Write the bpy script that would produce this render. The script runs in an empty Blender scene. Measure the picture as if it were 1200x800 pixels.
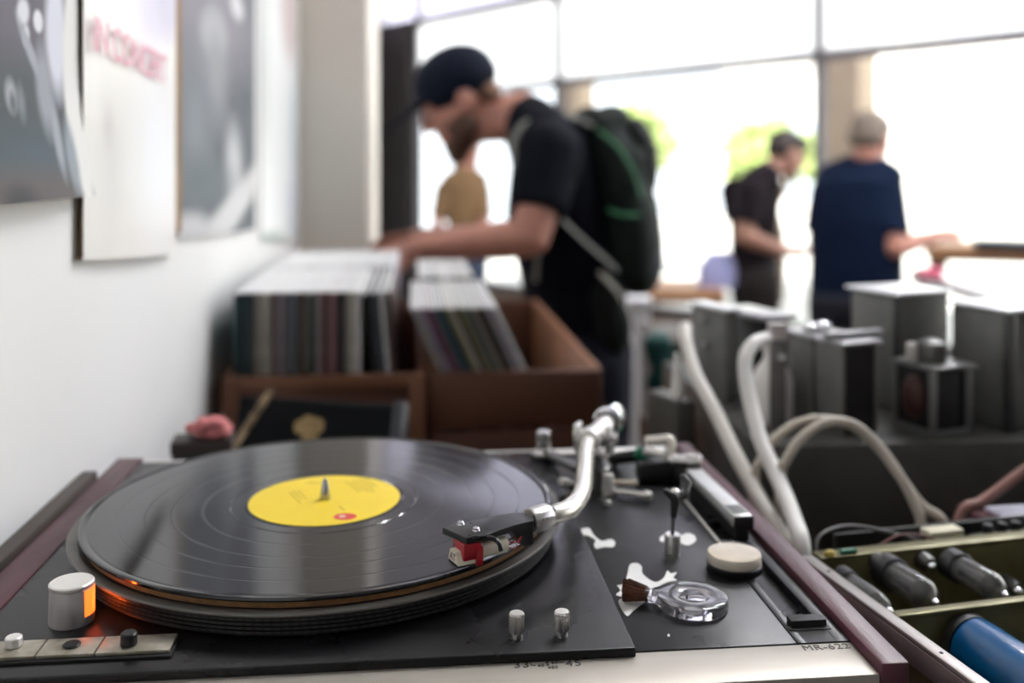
import bpy, bmesh, math, random
from mathutils import Vector, Matrix
random.seed(7)
PI = math.pi
COL = bpy.context.scene.collection

# ------------------------------------------------------------------ view
F, YH, CZ = 1140.0, 200.0, 1.35            # focal length (px of a 1200 wide frame), eye level row, eye height
def W(px, py, Y):                           # point seen at (px,py) at distance Y
    return Vector(((px-600)/F*Y, Y, CZ-(py-YH)/F*Y))
def G(px, py, z):                           # point seen at (px,py) on the level plane z
    Y = F*(CZ-z)/(py-YH)
    return Vector(((px-600)/F*Y, Y, z))
TH = math.atan(113/1140)                    # the record player and the left wall run this way
RT = Matrix.Rotation(TH, 4, 'Z')
RTI = RT.inverted()
def UV(p): return RTI @ Vector(p)
WALL_U = -0.262
def WP(px, py, off=0.0):                    # point on the left wall
    d = RTI @ Vector(((px-600)/F, 1.0, 0))
    t = (WALL_U+off)/d.x
    return Vector((WALL_U+off, d.y*t, CZ-(py-YH)/F*t))   # in wall frame (u, v, z)

# ------------------------------------------------------------------ materials
def nt(m): return m.node_tree.nodes, m.node_tree.links
MATS = {}
def mat(name, col, rough=.5, metal=0., var=0., vscale=20., bump=0., bscale=200., spec=.5, rvar=0., trans=0., ior=1.45, aniso=0., coat=0., emis=None, estr=0., alpha=1., stretch=None, col2=None, sheen=0.):
    if name in MATS: return MATS[name]
    m = bpy.data.materials.new(name); m.use_nodes = True
    N, L = nt(m); b = N['Principled BSDF']
    b.inputs['Base Color'].default_value = (*col, 1)
    b.inputs['Roughness'].default_value = rough
    b.inputs['Metallic'].default_value = metal
    b.inputs['Specular IOR Level'].default_value = spec
    b.inputs['IOR'].default_value = ior
    b.inputs['Transmission Weight'].default_value = trans
    b.inputs['Anisotropic'].default_value = aniso
    b.inputs['Coat Weight'].default_value = coat
    b.inputs['Sheen Weight'].default_value = sheen
    b.inputs['Alpha'].default_value = alpha
    if emis:
        b.inputs['Emission Color'].default_value = (*emis, 1); b.inputs['Emission Strength'].default_value = estr
    if var or bump or rvar or col2:
        tc = N.new('ShaderNodeTexCoord'); mp = N.new('ShaderNodeMapping')
        if stretch: mp.inputs['Scale'].default_value = stretch
        L.new(tc.outputs['Object'], mp.inputs['Vector'])
    if var or rvar or col2:
        n = N.new('ShaderNodeTexNoise'); n.inputs['Scale'].default_value = vscale; n.inputs['Detail'].default_value = 5
        L.new(mp.outputs[0], n.inputs['Vector'])
        mr = N.new('ShaderNodeMapRange'); mr.inputs[1].default_value = .3; mr.inputs[2].default_value = .7
        L.new(n.outputs['Fac'], mr.inputs[0])
        mx = N.new('ShaderNodeMix'); mx.data_type = 'RGBA'
        c2 = col2 or tuple(c*(1-var) for c in col)
        mx.inputs['A'].default_value = (*col, 1); mx.inputs['B'].default_value = (*c2, 1)
        L.new(mr.outputs[0], mx.inputs['Factor']); L.new(mx.outputs['Result'], b.inputs['Base Color'])
        if rvar:
            r = N.new('ShaderNodeMapRange'); r.inputs[3].default_value = max(0, rough-rvar); r.inputs[4].default_value = rough+rvar
            L.new(mr.outputs[0], r.inputs[0]); L.new(r.outputs[0], b.inputs['Roughness'])
    if bump:
        n2 = N.new('ShaderNodeTexNoise'); n2.inputs['Scale'].default_value = bscale; n2.inputs['Detail'].default_value = 3
        L.new(mp.outputs[0], n2.inputs['Vector'])
        bp = N.new('ShaderNodeBump'); bp.inputs['Strength'].default_value = bump; bp.inputs['Distance'].default_value = .001
        L.new(n2.outputs['Fac'], bp.inputs['Height']); L.new(bp.outputs[0], b.inputs['Normal'])
    MATS[name] = m
    return m

def paint(name, base, marks, rough=.35, noise=0., nscale=6., ncol=None):
    """printed paper: base colour, optional mottling, then soft ellipses (cu,cv,ru,rv,angle,soft,colour) over UV"""
    m = bpy.data.materials.new(name); m.use_nodes = True
    N, L = nt(m); b = N['Principled BSDF']; b.inputs['Roughness'].default_value = rough; b.inputs['Specular IOR Level'].default_value = .3
    uv = N.new('ShaderNodeTexCoord')
    rgb = N.new('ShaderNodeRGB'); rgb.outputs[0].default_value = (*base, 1); cur = rgb.outputs[0]
    if noise:
        n = N.new('ShaderNodeTexNoise'); n.inputs['Scale'].default_value = nscale; n.inputs['Detail'].default_value = 4
        L.new(uv.outputs['UV'], n.inputs['Vector'])
        mr = N.new('ShaderNodeMapRange'); mr.inputs[1].default_value = .42; mr.inputs[2].default_value = .68; mr.inputs[4].default_value = noise
        L.new(n.outputs['Fac'], mr.inputs[0])
        mx = N.new('ShaderNodeMix'); mx.data_type = 'RGBA'; mx.inputs['B'].default_value = (*ncol, 1)
        L.new(mr.outputs[0], mx.inputs['Factor']); L.new(cur, mx.inputs['A']); cur = mx.outputs['Result']
    for (cu, cv, ru, rv, ang, soft, c) in marks:
        mp = N.new('ShaderNodeMapping'); mp.vector_type = 'TEXTURE'
        mp.inputs['Location'].default_value = (cu, cv, 0); mp.inputs['Rotation'].default_value = (0, 0, ang); mp.inputs['Scale'].default_value = (ru, rv, 1)
        L.new(uv.outputs['UV'], mp.inputs['Vector'])
        ln = N.new('ShaderNodeVectorMath'); ln.operation = 'LENGTH'; L.new(mp.outputs[0], ln.inputs[0])
        mr = N.new('ShaderNodeMapRange'); mr.inputs[1].default_value = 1+soft; mr.inputs[2].default_value = 1-soft
        L.new(ln.outputs['Value'], mr.inputs[0])
        mx = N.new('ShaderNodeMix'); mx.data_type = 'RGBA'; mx.inputs['B'].default_value = (*c, 1)
        L.new(mr.outputs[0], mx.inputs['Factor']); L.new(cur, mx.inputs['A']); cur = mx.outputs['Result']
    L.new(cur, b.inputs['Base Color'])
    return m

# ------------------------------------------------------------------ mesh helpers (all in world coordinates)
def I(): return Matrix.Identity(4)
def merge(bm, tb, M=None):
    if M is not None: bmesh.ops.transform(tb, matrix=M, verts=tb.verts)
    me = bpy.data.meshes.new('t'); tb.to_mesh(me); tb.free(); bm.from_mesh(me); bpy.data.meshes.remove(me)
def NB(): return bmesh.new()
def box(bm, x0, x1, y0, y1, z0, z1, bev=0., M=None, seg=2):
    tb = bmesh.new(); bmesh.ops.create_cube(tb, size=1)
    for v in tb.verts:
        v.co = Vector((x0+(v.co.x+.5)*(x1-x0), y0+(v.co.y+.5)*(y1-y0), z0+(v.co.z+.5)*(z1-z0)))
    if bev: bmesh.ops.bevel(tb, geom=tb.edges[:], offset=bev, segments=seg, affect='EDGES', profile=.5)
    merge(bm, tb, M); return bm
def prism(bm, poly, z0, z1, M=None, bev=0.):
    tb = bmesh.new()
    a = [tb.verts.new((p[0], p[1], z0)) for p in poly]; c = [tb.verts.new((p[0], p[1], z1)) for p in poly]
    n = len(poly)
    ar = sum(poly[i][0]*poly[(i+1) % n][1]-poly[(i+1) % n][0]*poly[i][1] for i in range(n))
    if ar < 0: a.reverse(); c.reverse()
    tb.faces.new(list(reversed(a))); top = tb.faces.new(c)
    for i in range(n): tb.faces.new((a[i], a[(i+1) % n], c[(i+1) % n], c[i]))
    if bev: bmesh.ops.bevel(tb, geom=list(top.edges), offset=bev, segments=2, affect='EDGES', profile=.5)
    merge(bm, tb, M); return bm
def lathe(bm, prof, n=48, M=None):
    """prof: (r,z) list; closes on the axis when r==0"""
    tb = bmesh.new(); rings = []
    for r, z in prof:
        if r <= 1e-7: rings.append([tb.verts.new((0, 0, z))])
        else: rings.append([tb.verts.new((r*math.cos(2*PI*i/n), r*math.sin(2*PI*i/n), z)) for i in range(n)])
    for a, c in zip(rings[:-1], rings[1:]):
        for i in range(n):
            j = (i+1) % n
            if len(a) == 1 and len(c) == 1: continue
            if len(a) == 1: tb.faces.new((a[0], c[j], c[i]))
            elif len(c) == 1: tb.faces.new((a[i], a[j], c[0]))
            else: tb.faces.new((a[i], a[j], c[j], c[i]))
    bmesh.ops.recalc_face_normals(tb, faces=tb.faces)
    merge(bm, tb, M); return bm
def frame_z(p, d):
    """matrix placing +Z along d at p"""
    return Matrix.Translation(p) @ Vector(d).to_track_quat('Z', 'Y').to_matrix().to_4x4()
def cyl(bm, p0, p1, r, r1=None, n=24, bev=0.):
    p0, p1 = Vector(p0), Vector(p1); h = (p1-p0).length; r1 = r if r1 is None else r1
    if bev: pr = [(0, 0), (r-bev, 0), (r, bev), (r1, h-bev), (r1-bev, h), (0, h)]
    else: pr = [(0, 0), (r, 0), (r1, h), (0, h)]
    return lathe(bm, pr, n, frame_z(p0, p1-p0))
def ell(bm, c, r, M=None, n=20, axes=None):
    tb = bmesh.new(); bmesh.ops.create_uvsphere(tb, u_segments=n, v_segments=max(8, n//2+2), radius=1)
    if axes:
        R = Matrix((axes[0], axes[1], axes[2])).transposed().to_4x4()
    else: R = I()
    S = Matrix.Diagonal((r[0], r[1], r[2], 1))
    merge(bm, tb, Matrix.Translation(c) @ R @ S); return bm
def catmull(pts, k=8):
    P = [Vector(p) for p in pts]; out = []
    for i in range(len(P)-1):
        p0 = P[max(i-1, 0)]; p1 = P[i]; p2 = P[i+1]; p3 = P[min(i+2, len(P)-1)]
        for j in range(k):
            t = j/k
            out.append(.5*((2*p1)+(-p0+p2)*t+(2*p0-5*p1+4*p2-p3)*t*t+(-p0+3*p1-3*p2+p3)*t**3))
    out.append(P[-1]); return out
def tube(bm, pts, r, n=12, smooth=8, r2=None):
    """round tube along a smoothed path; r may be a number or a function of 0..1; r2 flattens it"""
    P = catmull(pts, smooth) if smooth else [Vector(p) for p in pts]
    tb = bmesh.new(); rings = []; up = None
    for i, p in enumerate(P):
        d = (P[min(i+1, len(P)-1)]-P[max(i-1, 0)]).normalized()
        if up is None:
            up = d.orthogonal().normalized()
            if abs(d.z) < .95: up = (Vector((0, 0, 1))-d*d.z).normalized()
        up = (up-d*up.dot(d)).normalized(); s = d.cross(up)
        rr = r(i/(len(P)-1)) if callable(r) else r
        rb = rr if r2 is None else r2
        rings.append([tb.verts.new(p+s*(rr*math.cos(2*PI*k/n))+up*(rb*math.sin(2*PI*k/n))) for k in range(n)])
    for a, c in zip(rings[:-1], rings[1:]):
        for k in range(n): tb.faces.new((a[k], a[(k+1) % n], c[(k+1) % n], c[k]))
    tb.faces.new(list(reversed(rings[0]))); tb.faces.new(rings[-1])
    bmesh.ops.recalc_face_normals(tb, faces=tb.faces)
    merge(bm, tb); return bm
def loft(bm, rows, n=20):
    """rows: (centre, axis_a, axis_b) ellipses joined into a closed skin"""
    tb = bmesh.new(); rings = []
    for c, a, b in rows:
        rings.append([tb.verts.new(Vector(c)+Vector(a)*math.cos(2*PI*k/n)+Vector(b)*math.sin(2*PI*k/n)) for k in range(n)])
    for p, q in zip(rings[:-1], rings[1:]):
        for k in range(n): tb.faces.new((p[k], p[(k+1) % n], q[(k+1) % n], q[k]))
    tb.faces.new(list(reversed(rings[0]))); tb.faces.new(rings[-1])
    bmesh.ops.recalc_face_normals(tb, faces=tb.faces)
    merge(bm, tb); return bm
def limb(bm, pts, n=14):
    """chain of (point, radius) as overlapping tapered capsules"""
    for (a, ra), (b, rb) in zip(pts[:-1], pts[1:]):
        a, b = Vector(a), Vector(b)
        ell(bm, a, (ra,)*3, n=n); ell(bm, b, (rb,)*3, n=n)
        if (b-a).length > 1e-5: cyl(bm, a, b, ra, rb, n)
    return bm

def finish(name, bm, material, smooth=35, base=None, parent=None, uv=None):
    me = bpy.data.meshes.new(name)
    if base is None:
        xs = [v.co.x for v in bm.verts]; ys = [v.co.y for v in bm.verts]; zs = [v.co.z for v in bm.verts]
        base = Vector(((min(xs)+max(xs))/2, (min(ys)+max(ys))/2, min(zs)))
    bmesh.ops.translate(bm, vec=-base, verts=bm.verts)
    bm.to_mesh(me); bm.free()
    if smooth:
        me.polygons.foreach_set('use_smooth', [True]*len(me.polygons))
        me.set_sharp_from_angle(angle=math.radians(smooth))
    if material is not None:
        for mm in (material if isinstance(material, (list, tuple)) else [material]): me.materials.append(mm)
    o = bpy.data.objects.new(name, me); COL.objects.link(o)
    if parent is None: o.location = base
    return o
def wpos(o):
    p = Vector(o.location)
    while o.parent: o = o.parent; p = p+Vector(o.location)
    return p
def part(name, bm, material, parent, smooth=35, label=None, kind=None):
    """a child mesh given in world coordinates (parents are never rotated while building)"""
    o = finish(name, bm, material, smooth, wpos(parent), parent)
    o.parent = parent
    if label: o['label'] = label
    if kind: o['kind'] = kind
    return o
def tag(o, label, cat, group=None, kind=None):
    o['label'] = label; o['category'] = cat
    if group: o['group'] = group
    if kind: o['kind'] = kind
    return o
def thing(name, label, cat, loc, group=None):
    o = bpy.data.objects.new(name, None); COL.objects.link(o); o.location = loc
    o.empty_display_size = .05
    return tag(o, label, cat, group)
def single(name, bm, material, label, cat, group=None, smooth=35):
    return tag(finish(name, bm, material, smooth), label, cat, group)
def struct(name, bm, material, smooth=0):
    o = finish(name, bm, material, smooth); o['kind'] = 'structure'; return o
def fuse(bm, voxel, smooth=6, fac=.5):
    """one continuous skin out of overlapping closed shapes"""
    me = bpy.data.meshes.new('t'); bm.to_mesh(me); bm.free()
    o = bpy.data.objects.new('t', me); COL.objects.link(o)
    r = o.modifiers.new('r', 'REMESH'); r.mode = 'VOXEL'; r.voxel_size = voxel
    if smooth:
        s = o.modifiers.new('s', 'SMOOTH'); s.iterations = smooth; s.factor = fac
    dg = bpy.context.evaluated_depsgraph_get(); dg.update()
    me2 = bpy.data.meshes.new_from_object(o.evaluated_get(dg))
    nb = bmesh.new(); nb.from_mesh(me2)
    bpy.data.objects.remove(o); bpy.data.meshes.remove(me); bpy.data.meshes.remove(me2)
    return nb
def text_bm(s, size, M, depth=.0002, align='CENTER', spacing=1.):
    cu = bpy.data.curves.new('t', 'FONT'); cu.body = s; cu.size = size; cu.extrude = depth; cu.align_x = align; cu.align_y = 'CENTER'; cu.space_character = spacing
    cu.resolution_u = 4; cu.offset = 0
    o = bpy.data.objects.new('t', cu); COL.objects.link(o)
    dg = bpy.context.evaluated_depsgraph_get(); dg.update()
    me = bpy.data.meshes.new_from_object(o.evaluated_get(dg))
    bm = bmesh.new(); bm.from_mesh(me); bmesh.ops.transform(bm, matrix=M, verts=bm.verts)
    bpy.data.objects.remove(o); bpy.data.curves.remove(cu); bpy.data.meshes.remove(me)
    return bm
def sheet(P, U, V, nu, nv, thick, nrm):
    """bent sheet: P(u,v) point function, with UVs, given thickness along nrm(u,v)"""
    bm = bmesh.new(); lay = bm.loops.layers.uv.new('UVMap'); F_, B_ = [], []
    for j in range(nv+1):
        for i in range(nu+1):
            p = Vector(P(i/nu, j/nv)); F_.append(bm.verts.new(p)); B_.append(bm.verts.new(p-Vector(nrm)*thick))
    q = lambda A, i, j: A[j*(nu+1)+i]
    def face(vs, uvs):
        f = bm.faces.new(vs)
        for l, t in zip(f.loops, uvs): l[lay].uv = t
    for j in range(nv):
        for i in range(nu):
            ij = [(i, j), (i+1, j), (i+1, j+1), (i, j+1)]
            t = [(a/nu, b/nv) for a, b in ij]
            face([q(F_, *k) for k in ij], t); face([q(B_, *k) for k in reversed(ij)], list(reversed(t)))
    edge = [(i, 0) for i in range(nu)]+[(nu, j) for j in range(nv)]+[(i, nv) for i in range(nu, 0, -1)]+[(0, j) for j in range(nv, 0, -1)]
    for k in range(len(edge)):
        a, c = edge[k], edge[(k+1) % len(edge)]
        t = [(a[0]/nu, a[1]/nv), (c[0]/nu, c[1]/nv)]
        face([q(F_, *c), q(F_, *a), q(B_, *a), q(B_, *c)], [t[1], t[0], t[0], t[1]])
    bmesh.ops.recalc_face_normals(bm, faces=bm.faces)
    return bm
# ================================================================== RECORD PLAYER
ZREC, ZD, ZA, ZC = 1.1312, 1.111, 1.107, 0.99
black_panel = mat('black_panel', (.009, .009, .010), .27, var=.35, vscale=14, rvar=.10, spec=.34, bump=.06, bscale=900)
arm_panel_m = mat('charcoal_panel', (.014, .014, .016), .34, var=.25, vscale=30, rvar=.08, bump=.08, bscale=1200, spec=.36)
black_plastic = mat('black_plastic', (.012, .012, .013), .38, rvar=.08, vscale=40)
deep_black = mat('deep_black', (.006, .006, .006), .6, var=.1)
rosewood = mat('red_brown_wood', (.095, .030, .042), .42, vscale=40, col2=(.035, .010, .014), stretch=(1, .16, 1), bump=.35, bscale=260, rvar=.1)
silver_panel = mat('brushed_silver', (.46, .43, .38), .42, metal=.45, vscale=30, col2=(.38, .35, .30), rvar=.1, stretch=(.15, 1, 1))
alu = mat('aluminium', (.74, .73, .71), .30, metal=.9, var=.12, vscale=60, rvar=.08)
alu_white = mat('pale_satin_metal', (.82, .80, .76), .32, metal=.55, var=.06, vscale=50)
chrome = mat('chrome', (.86, .87, .9), .09, metal=1., var=.05)
dark_metal = mat('dark_metal', (.10, .10, .10), .35, metal=.7, var=.2)
gunmetal = mat('gunmetal', (.16, .16, .155), .36, metal=.8, var=.2, rvar=.1)
ink = mat('black_ink', (.03, .03, .03), .6, var=.1)
faint_ink = mat('worn_ink', (.22, .2, .18), .6, var=.2)
white_residue = mat('white_residue', (.86, .85, .83), .7, var=.08, vscale=120, bump=.3, bscale=300)

tt = thing('turntable', 'black and silver record player with red-brown wooden sides, playing a record on the counter', 'record player', RT @ Vector((0, .645, ZC)))
b = NB(); box(b, -.2252, .2239, .456, .832, ZC+.012, 1.0995, .001, RT); part('plinth', b, black_plastic, tt)
b = NB(); box(b, -.246, -.2252, .451, .836, ZC+.006, ZD+.0005, .0012, RT); part('side_panel', b, rosewood, tt)
b = NB(); box(b, .2244, .2388, .451, .836, ZC+.006, ZD+.0005, .0012, RT); part('side_panel', b, rosewood, tt)
for (u, v) in ((-.21, .48), (.2, .48), (-.21, .80), (.2, .80)):
    b = NB(); cyl(b, RT @ Vector((u, v, ZC)), RT @ Vector((u, v, ZC+.0125)), .018, .02, 24); part('foot', b, black_plastic, tt)
# main panel carrying the platter (raised), arm panel, slider strip with its slot
b = NB(); box(b, -.2250, .110, .479, .824, 1.0992, ZD, .0011, RT, 3); part('platter_panel', b, black_panel, tt)
b = NB(); box(b, .1102, .1953, .4838, .824, 1.0992, ZA, .0004, RT); part('arm_panel', b, arm_panel_m, tt)
b = NB()
box(b, .1958, .2005, .4838, .824, 1.0992, ZA, .0003, RT); box(b, .2160, .2238, .4838, .824, 1.0992, ZA, .0003, RT)
box(b, .2003, .2162, .4838, .499, 1.0992, ZA-.00005, 0, RT); box(b, .2003, .2162, .655, .824, 1.0992, ZA-.00005, 0, RT)
box(b, .2003, .2162, .498, .656, 1.0992, 1.1015, 0, RT)
part('slider_strip', b, arm_panel_m, tt)
b = NB(); box(b, .1985, .2180, .499, .5065, ZA-.004, ZA+.0042, .0006, RT); box(b, .1965, .2195, .4965, .5005, ZA-.002, ZA+.0006, .0003, RT); part('slider_knob', b, deep_black, tt)
b = NB(); box(b, .1962, .1984, .60, .70, ZA, ZA+.0012, .0004, RT); part('slot_trim', b, alu_white, tt, label='pale strip along the slider slot')
# silver front
b = NB(); box(b, -.2252, .2239, .4512, .4836, ZC+.02, 1.1065, .0008, RT)
front = part('front_panel', b, silver_panel, tt)
def silver_text(s, px, py, size, m, sp=1.):
    p = G(px, py, 1.1066)
    return part('lettering', text_bm(s, size, Matrix.Translation(p) @ Matrix.Rotation(TH, 4, 'Z'), .00012, spacing=sp), m, front, 0)
silver_text('33', 611, 779, .0078, ink, 1.1); silver_text('45', 672, 777, .0078, ink, 1.1)
silver_text('50', 632, 773, .0038, ink); silver_text('60', 650, 776.0, .0036, ink); silver_text('60', 634, 779.5, .0036, ink); silver_text('50', 650, 781.5, .0036, ink)
silver_text('MR-622', 968, 758, .0074, mat('grey_ink', (.10, .09, .08), .6, var=.1), 1.08)
silver_text('33', 62, 797, .0085, faint_ink); silver_text('45', 134, 796, .0085, faint_ink)
b = NB()
for (px, py) in ((640, 773), (641, 776), (642, 779), (644, 782)):
    p = G(px, py, 1.1066); cyl(b, p, p+Vector((0, 0, .0002)), .0008, n=12)
for (p0, p1) in (((622, 774), (622, 779)), ((622, 774), (627, 774)), ((622, 779), (628, 779.5)), ((655, 776), (661, 775.5))):
    a = G(*p0, 1.1067); c = G(*p1, 1.1067); tube(b, [a, c], .00018, 6, 0)
part('speed_marks', b, ink, front, 0)
# pale trim along the back
b = NB(); box(b, -.2250, .2238, .824, .835, 1.02, ZD-.002, .001, RT); part('rear_trim', b, alu_white, tt)

# platter
SP = G(381, 585, ZREC)
PM = Matrix.Translation((SP.x, SP.y, 0))
platter_m = mat('platter_metal', (.135, .13, .115), .38, metal=.55, var=.2, vscale=60)
rim_m = mat('platter_rim', (.03, .03, .03), .35, metal=.3, var=.2, vscale=60)
dot_m = mat('strobe_dot', (.055, .053, .05), .35, metal=.5, var=.1)
z = ZREC
prof = [(0, ZD+.001), (.150, ZD+.001), (.1515, ZD+.0018)]
ribs = 4
z0, z1 = ZD+.0022, z-.0078
for k in range(ribs):
    a = z0+(z1-z0)*k/ribs; d = (z1-z0)/ribs; rr = .1518+.0032*(k+.5)/ribs
    prof += [(rr-.0012, a+d*.05), (rr, a+d*.22), (rr, a+d*.78), (rr-.0012, a+d*.95)]
prof += [(.1550, z1+.0002), (.1566, z1+.0006), (.1568, z-.0062), (.1563, z-.0056), (.1515, z-.0056), (.1512, z-.0062), (0, z-.0062)]
b = NB(); lathe(b, prof, 160, PM)
platter = part('platter', b, rim_m, tt, 25)
b = NB(); lathe(b, [(.1553, z1+.0004), (.1568, z1+.0008), (.1570, z-.0062), (.1564, z-.0054), (.1508, z-.0054), (.1508, z-.0060), (.1553, z-.0061), (.1553, z1+.0004)], 160, PM)
part('flange', b, platter_m, platter, 25, label='olive-grey metal flange')
mat_m = mat('tan_mat', (.26, .13, .05), .75, var=.3, vscale=200, bump=.2, bscale=900)
b = NB(); lathe(b, [(0, z-.0061), (.1476, z-.0061), (.1480, z-.0056), (.1480, z-.0030), (.1474, z-.0025), (0, z-.0025)], 128, PM)
part('platter_mat', b, mat_m, platter, 25, label='tan platter mat')
# stroboscope dots, cast into the ribs: one raised pattern
b = NB()
for k in range(ribs):
    a = z0+(z1-z0)*k/ribs; d = (z1-z0)/ribs; rr = .1518+.0032*(k+.5)/ribs; n = 196+4*k
    for i in range(n):
        t = 2*PI*i/n; w = PI/n*.5; r2 = rr+.00018
        if math.sin(t) > .35: continue
        vs = [b.verts.new((SP.x+q*math.cos(t+s), SP.y+q*math.sin(t+s), zz)) for q in (rr-.0002, r2) for (s, zz) in ((-w, a+d*.3), (w, a+d*.3), (w, a+d*.7), (-w, a+d*.7))]
        for f in ((4, 5, 6, 7), (0, 4, 7, 3), (1, 2, 6, 5), (3, 7, 6, 2), (0, 1, 5, 4)): b.faces.new([vs[x] for x in f])
part('strobe_pattern', b, dot_m, platter, 0)
b = NB(); lathe(b, [(0, z+.0145), (.0007, z+.0143), (.0019, z+.0118), (.0031, z+.0045), (.0034, z+.001), (.0034, z-.006), (0, z-.006)], 24, PM)
part('spindle', b, mat('spindle_steel', (.42, .42, .43), .22, metal=1., var=.05), tt)

# strobe lamp housing: satin cylinder with a glowing window
KP = G(84, 727, ZD); KM = Matrix.Translation(KP) @ Matrix.Rotation(-.10, 4, 'Z')
b = NB(); lathe(b, [(0, 0), (.0112, 0), (.0114, .0008), (.0110, .0185), (0, .0185)], 48, KM)
lamp = part('strobe_lamp', b, mat('lamp_body', (.60, .57, .57), .35, metal=.35, var=.06), tt)
b = NB(); lathe(b, [(0, .0186), (.0111, .0186), (.0113, .0190), (.0113, .0206), (.0106, .0212), (0, .0212)], 48, KM); part('cap', b, alu_white, lamp)
glow = mat('orange_glow', (.8, .2, .05), .4, emis=(1., .11, .012), estr=2.6, var=.05)
b = NB(); tb = bmesh.new(); n = 12
R0, R1 = .01105, .01150
ring = []
for i in range(n+1):
    t = math.radians(-26+52*i/n)
    ring.append([tb.verts.new((q*math.cos(t), q*math.sin(t), zz)) for (q, zz) in ((R0, .0045), (R1, .0045), (R1, .0180), (R0, .0180))])
for p, q in zip(ring[:-1], ring[1:]):
    for k in range(4): tb.faces.new((p[k], q[k], q[(k+1) % 4], p[(k+1) % 4]))
tb.faces.new(ring[0]); tb.faces.new(list(reversed(ring[-1]))); bmesh.ops.recalc_face_normals(tb, faces=tb.faces)
merge(b, tb, KM); part('lamp_window', b, glow, lamp, label='glowing orange window')
sl = bpy.data.lights.new('strobe_light', 'AREA'); sl.shape = 'RECTANGLE'; sl.size = .007; sl.size_y = .010; sl.energy = .012; sl.color = (1, .13, .015)
so_ = bpy.data.objects.new('strobe_light', sl); COL.objects.link(so_); lp_ = KM @ Vector((.0122, 0, .0105)); so_.location = lp_
so_.rotation_euler = (Vector((SP.x, SP.y, lp_.z))-lp_).to_track_quat('-Z', 'Y').to_euler()
b = NB(); box(b, -.2600, -.2480, .46, .792, ZC, ZD+.004, .002, RT); single('gap_strip', b, mat('gap_strip_dark', (.05, .038, .03), .55, var=.3, vscale=20), 'dark brown strip added to darken the gap between the record player and the wall', 'dark strip')  # dark strip added to darken the gap between player and wall

# switch plates, front left
plate_m = mat('worn_plate', (.50, .47, .40), .4, metal=.6, vscale=70, col2=(.25, .22, .16), rvar=.1)
ZP = ZD+.0032
def uvz(px, py, z_): return UV(G(px, py, z_))
vb, vt = uvz(120, 764.5, ZP).y, uvz(120, 745.5, ZP).y
us = [uvz(-26, 757, ZP).x, uvz(50, 756, ZP).x, uvz(117, 755, ZP).x, uvz(203, 754, ZP).x]
b = NB(); box(b, us[0]-.002, us[3]+.001, vb-.0022, vt+.0004, ZD-.0002, ZD+.0014, .0004, RT); part('switch_base', b, deep_black, tt)
plates = []
for k in range(3):
    b = NB(); box(b, us[k]+.0004, us[k+1]-.0004, vb, vt, ZD+.0014, ZP, .0003, RT); plates.append(part('switch_plate', b, plate_m, tt))
def knob(px, py, r, h, m, par, zb=ZP, name='switch_knob'):
    p = G(px, py, zb); b = NB(); cyl(b, p, p+Vector((0, 0, h)), r, r*.96, 28, bev=r*.14); return part(name, b, m, par)
knob(16, 757, .0042, .0050, alu_white, plates[0]); knob(84, 756, .0044, .0012, deep_black, plates[1]); knob(151, 755, .0041, .0062, black_plastic, plates[2])

# two knurled pitch knobs
for (px, py) in ((605.5, 746.5), (658.5, 744.5)):
    p = G(px, py, ZD); b = NB()
    cyl(b, p, p+Vector((0, 0, .0035)), .0031, n=28)
    tb = bmesh.new(); n = 60
    rings = [[tb.verts.new(((.0040 if i % 2 else .00372)*s*math.cos(2*PI*i/n), (.0040 if i % 2 else .00372)*s*math.sin(2*PI*i/n), h)) for i in range(n)] for (s, h) in ((.95, .0030), (1, .0035), (1, .0118), (.93, .0124))]
    for q, w in zip(rings[:-1], rings[1:]):
        for i in range(n): tb.faces.new((q[i], q[(i+1) % n], w[(i+1) % n], w[i]))
    tb.faces.new(list(reversed(rings[0]))); tb.faces.new(rings[-1])
    merge(b, tb, Matrix.Translation(p))
    kn = part('pitch_knob', b, alu, tt, 20)
    b = NB(); cyl(b, p+Vector((0, 0, .0123)), p+Vector((0, 0, .0127)), .0034, n=28); part('knob_cap', b, alu_white, kn)

# ------------------------------------------------------------------ tonearm
ZT = ZREC+.016
arm_pts = [G(641, 605.5, ZT), G(655, 601.5, ZT), G(668, 595.5, ZT), G(678, 585, ZT), G(683, 572, ZT), G(685, 555, ZT), G(686, 540, ZT), G(687.5, 527, ZT), G(690, 516, ZT)]
b = NB(); tube(b, arm_pts, .0058, 20, 8)
arm = part('tonearm', b, mat('ivory_metal', (.80, .77, .70), .22, metal=.65, var=.04), tt)
adir = (G(712, 495, ZT)-G(688, 518, ZT)).normalized(); pv = G(690, 516, ZT)
side = Vector((adir.y, -adir.x, 0)); zz = Vector((0, 0, 1))
b = NB(); cyl(b, pv-adir*.004, pv+adir*.010, .0085, .0088, 28, bev=.001); cyl(b, pv+adir*.008, pv+adir*.052, .0070, .0074, 28, bev=.0008)
part('bearing_housing', b, alu_white, arm)
b = NB(); cyl(b, pv+adir*.050, pv+adir*.055, .0088, n=28); part('weight_ring', b, dark_metal, arm)
b = NB(); lathe(b, [(0, 0), (.0105, 0), (.0122, .002), (.0124, .018), (.0112, .022), (.007, .0245), (0, .025)], 36, frame_z(pv+adir*.054, adir)); part('counterweight', b, chrome, arm)
b = NB()
for s in (-1, 1):
    c = pv+adir*.014+side*(s*.0125)
    box(b, -.0022, .0022, -.006, .006, -.012, .009, .0012, Matrix.Translation(c) @ Matrix.Rotation(math.atan2(-adir.x, adir.y), 4, 'Z'))
cyl(b, pv+adir*.014-side*.0155, pv+adir*.014+side*.0185, .0036, n=20)
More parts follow.
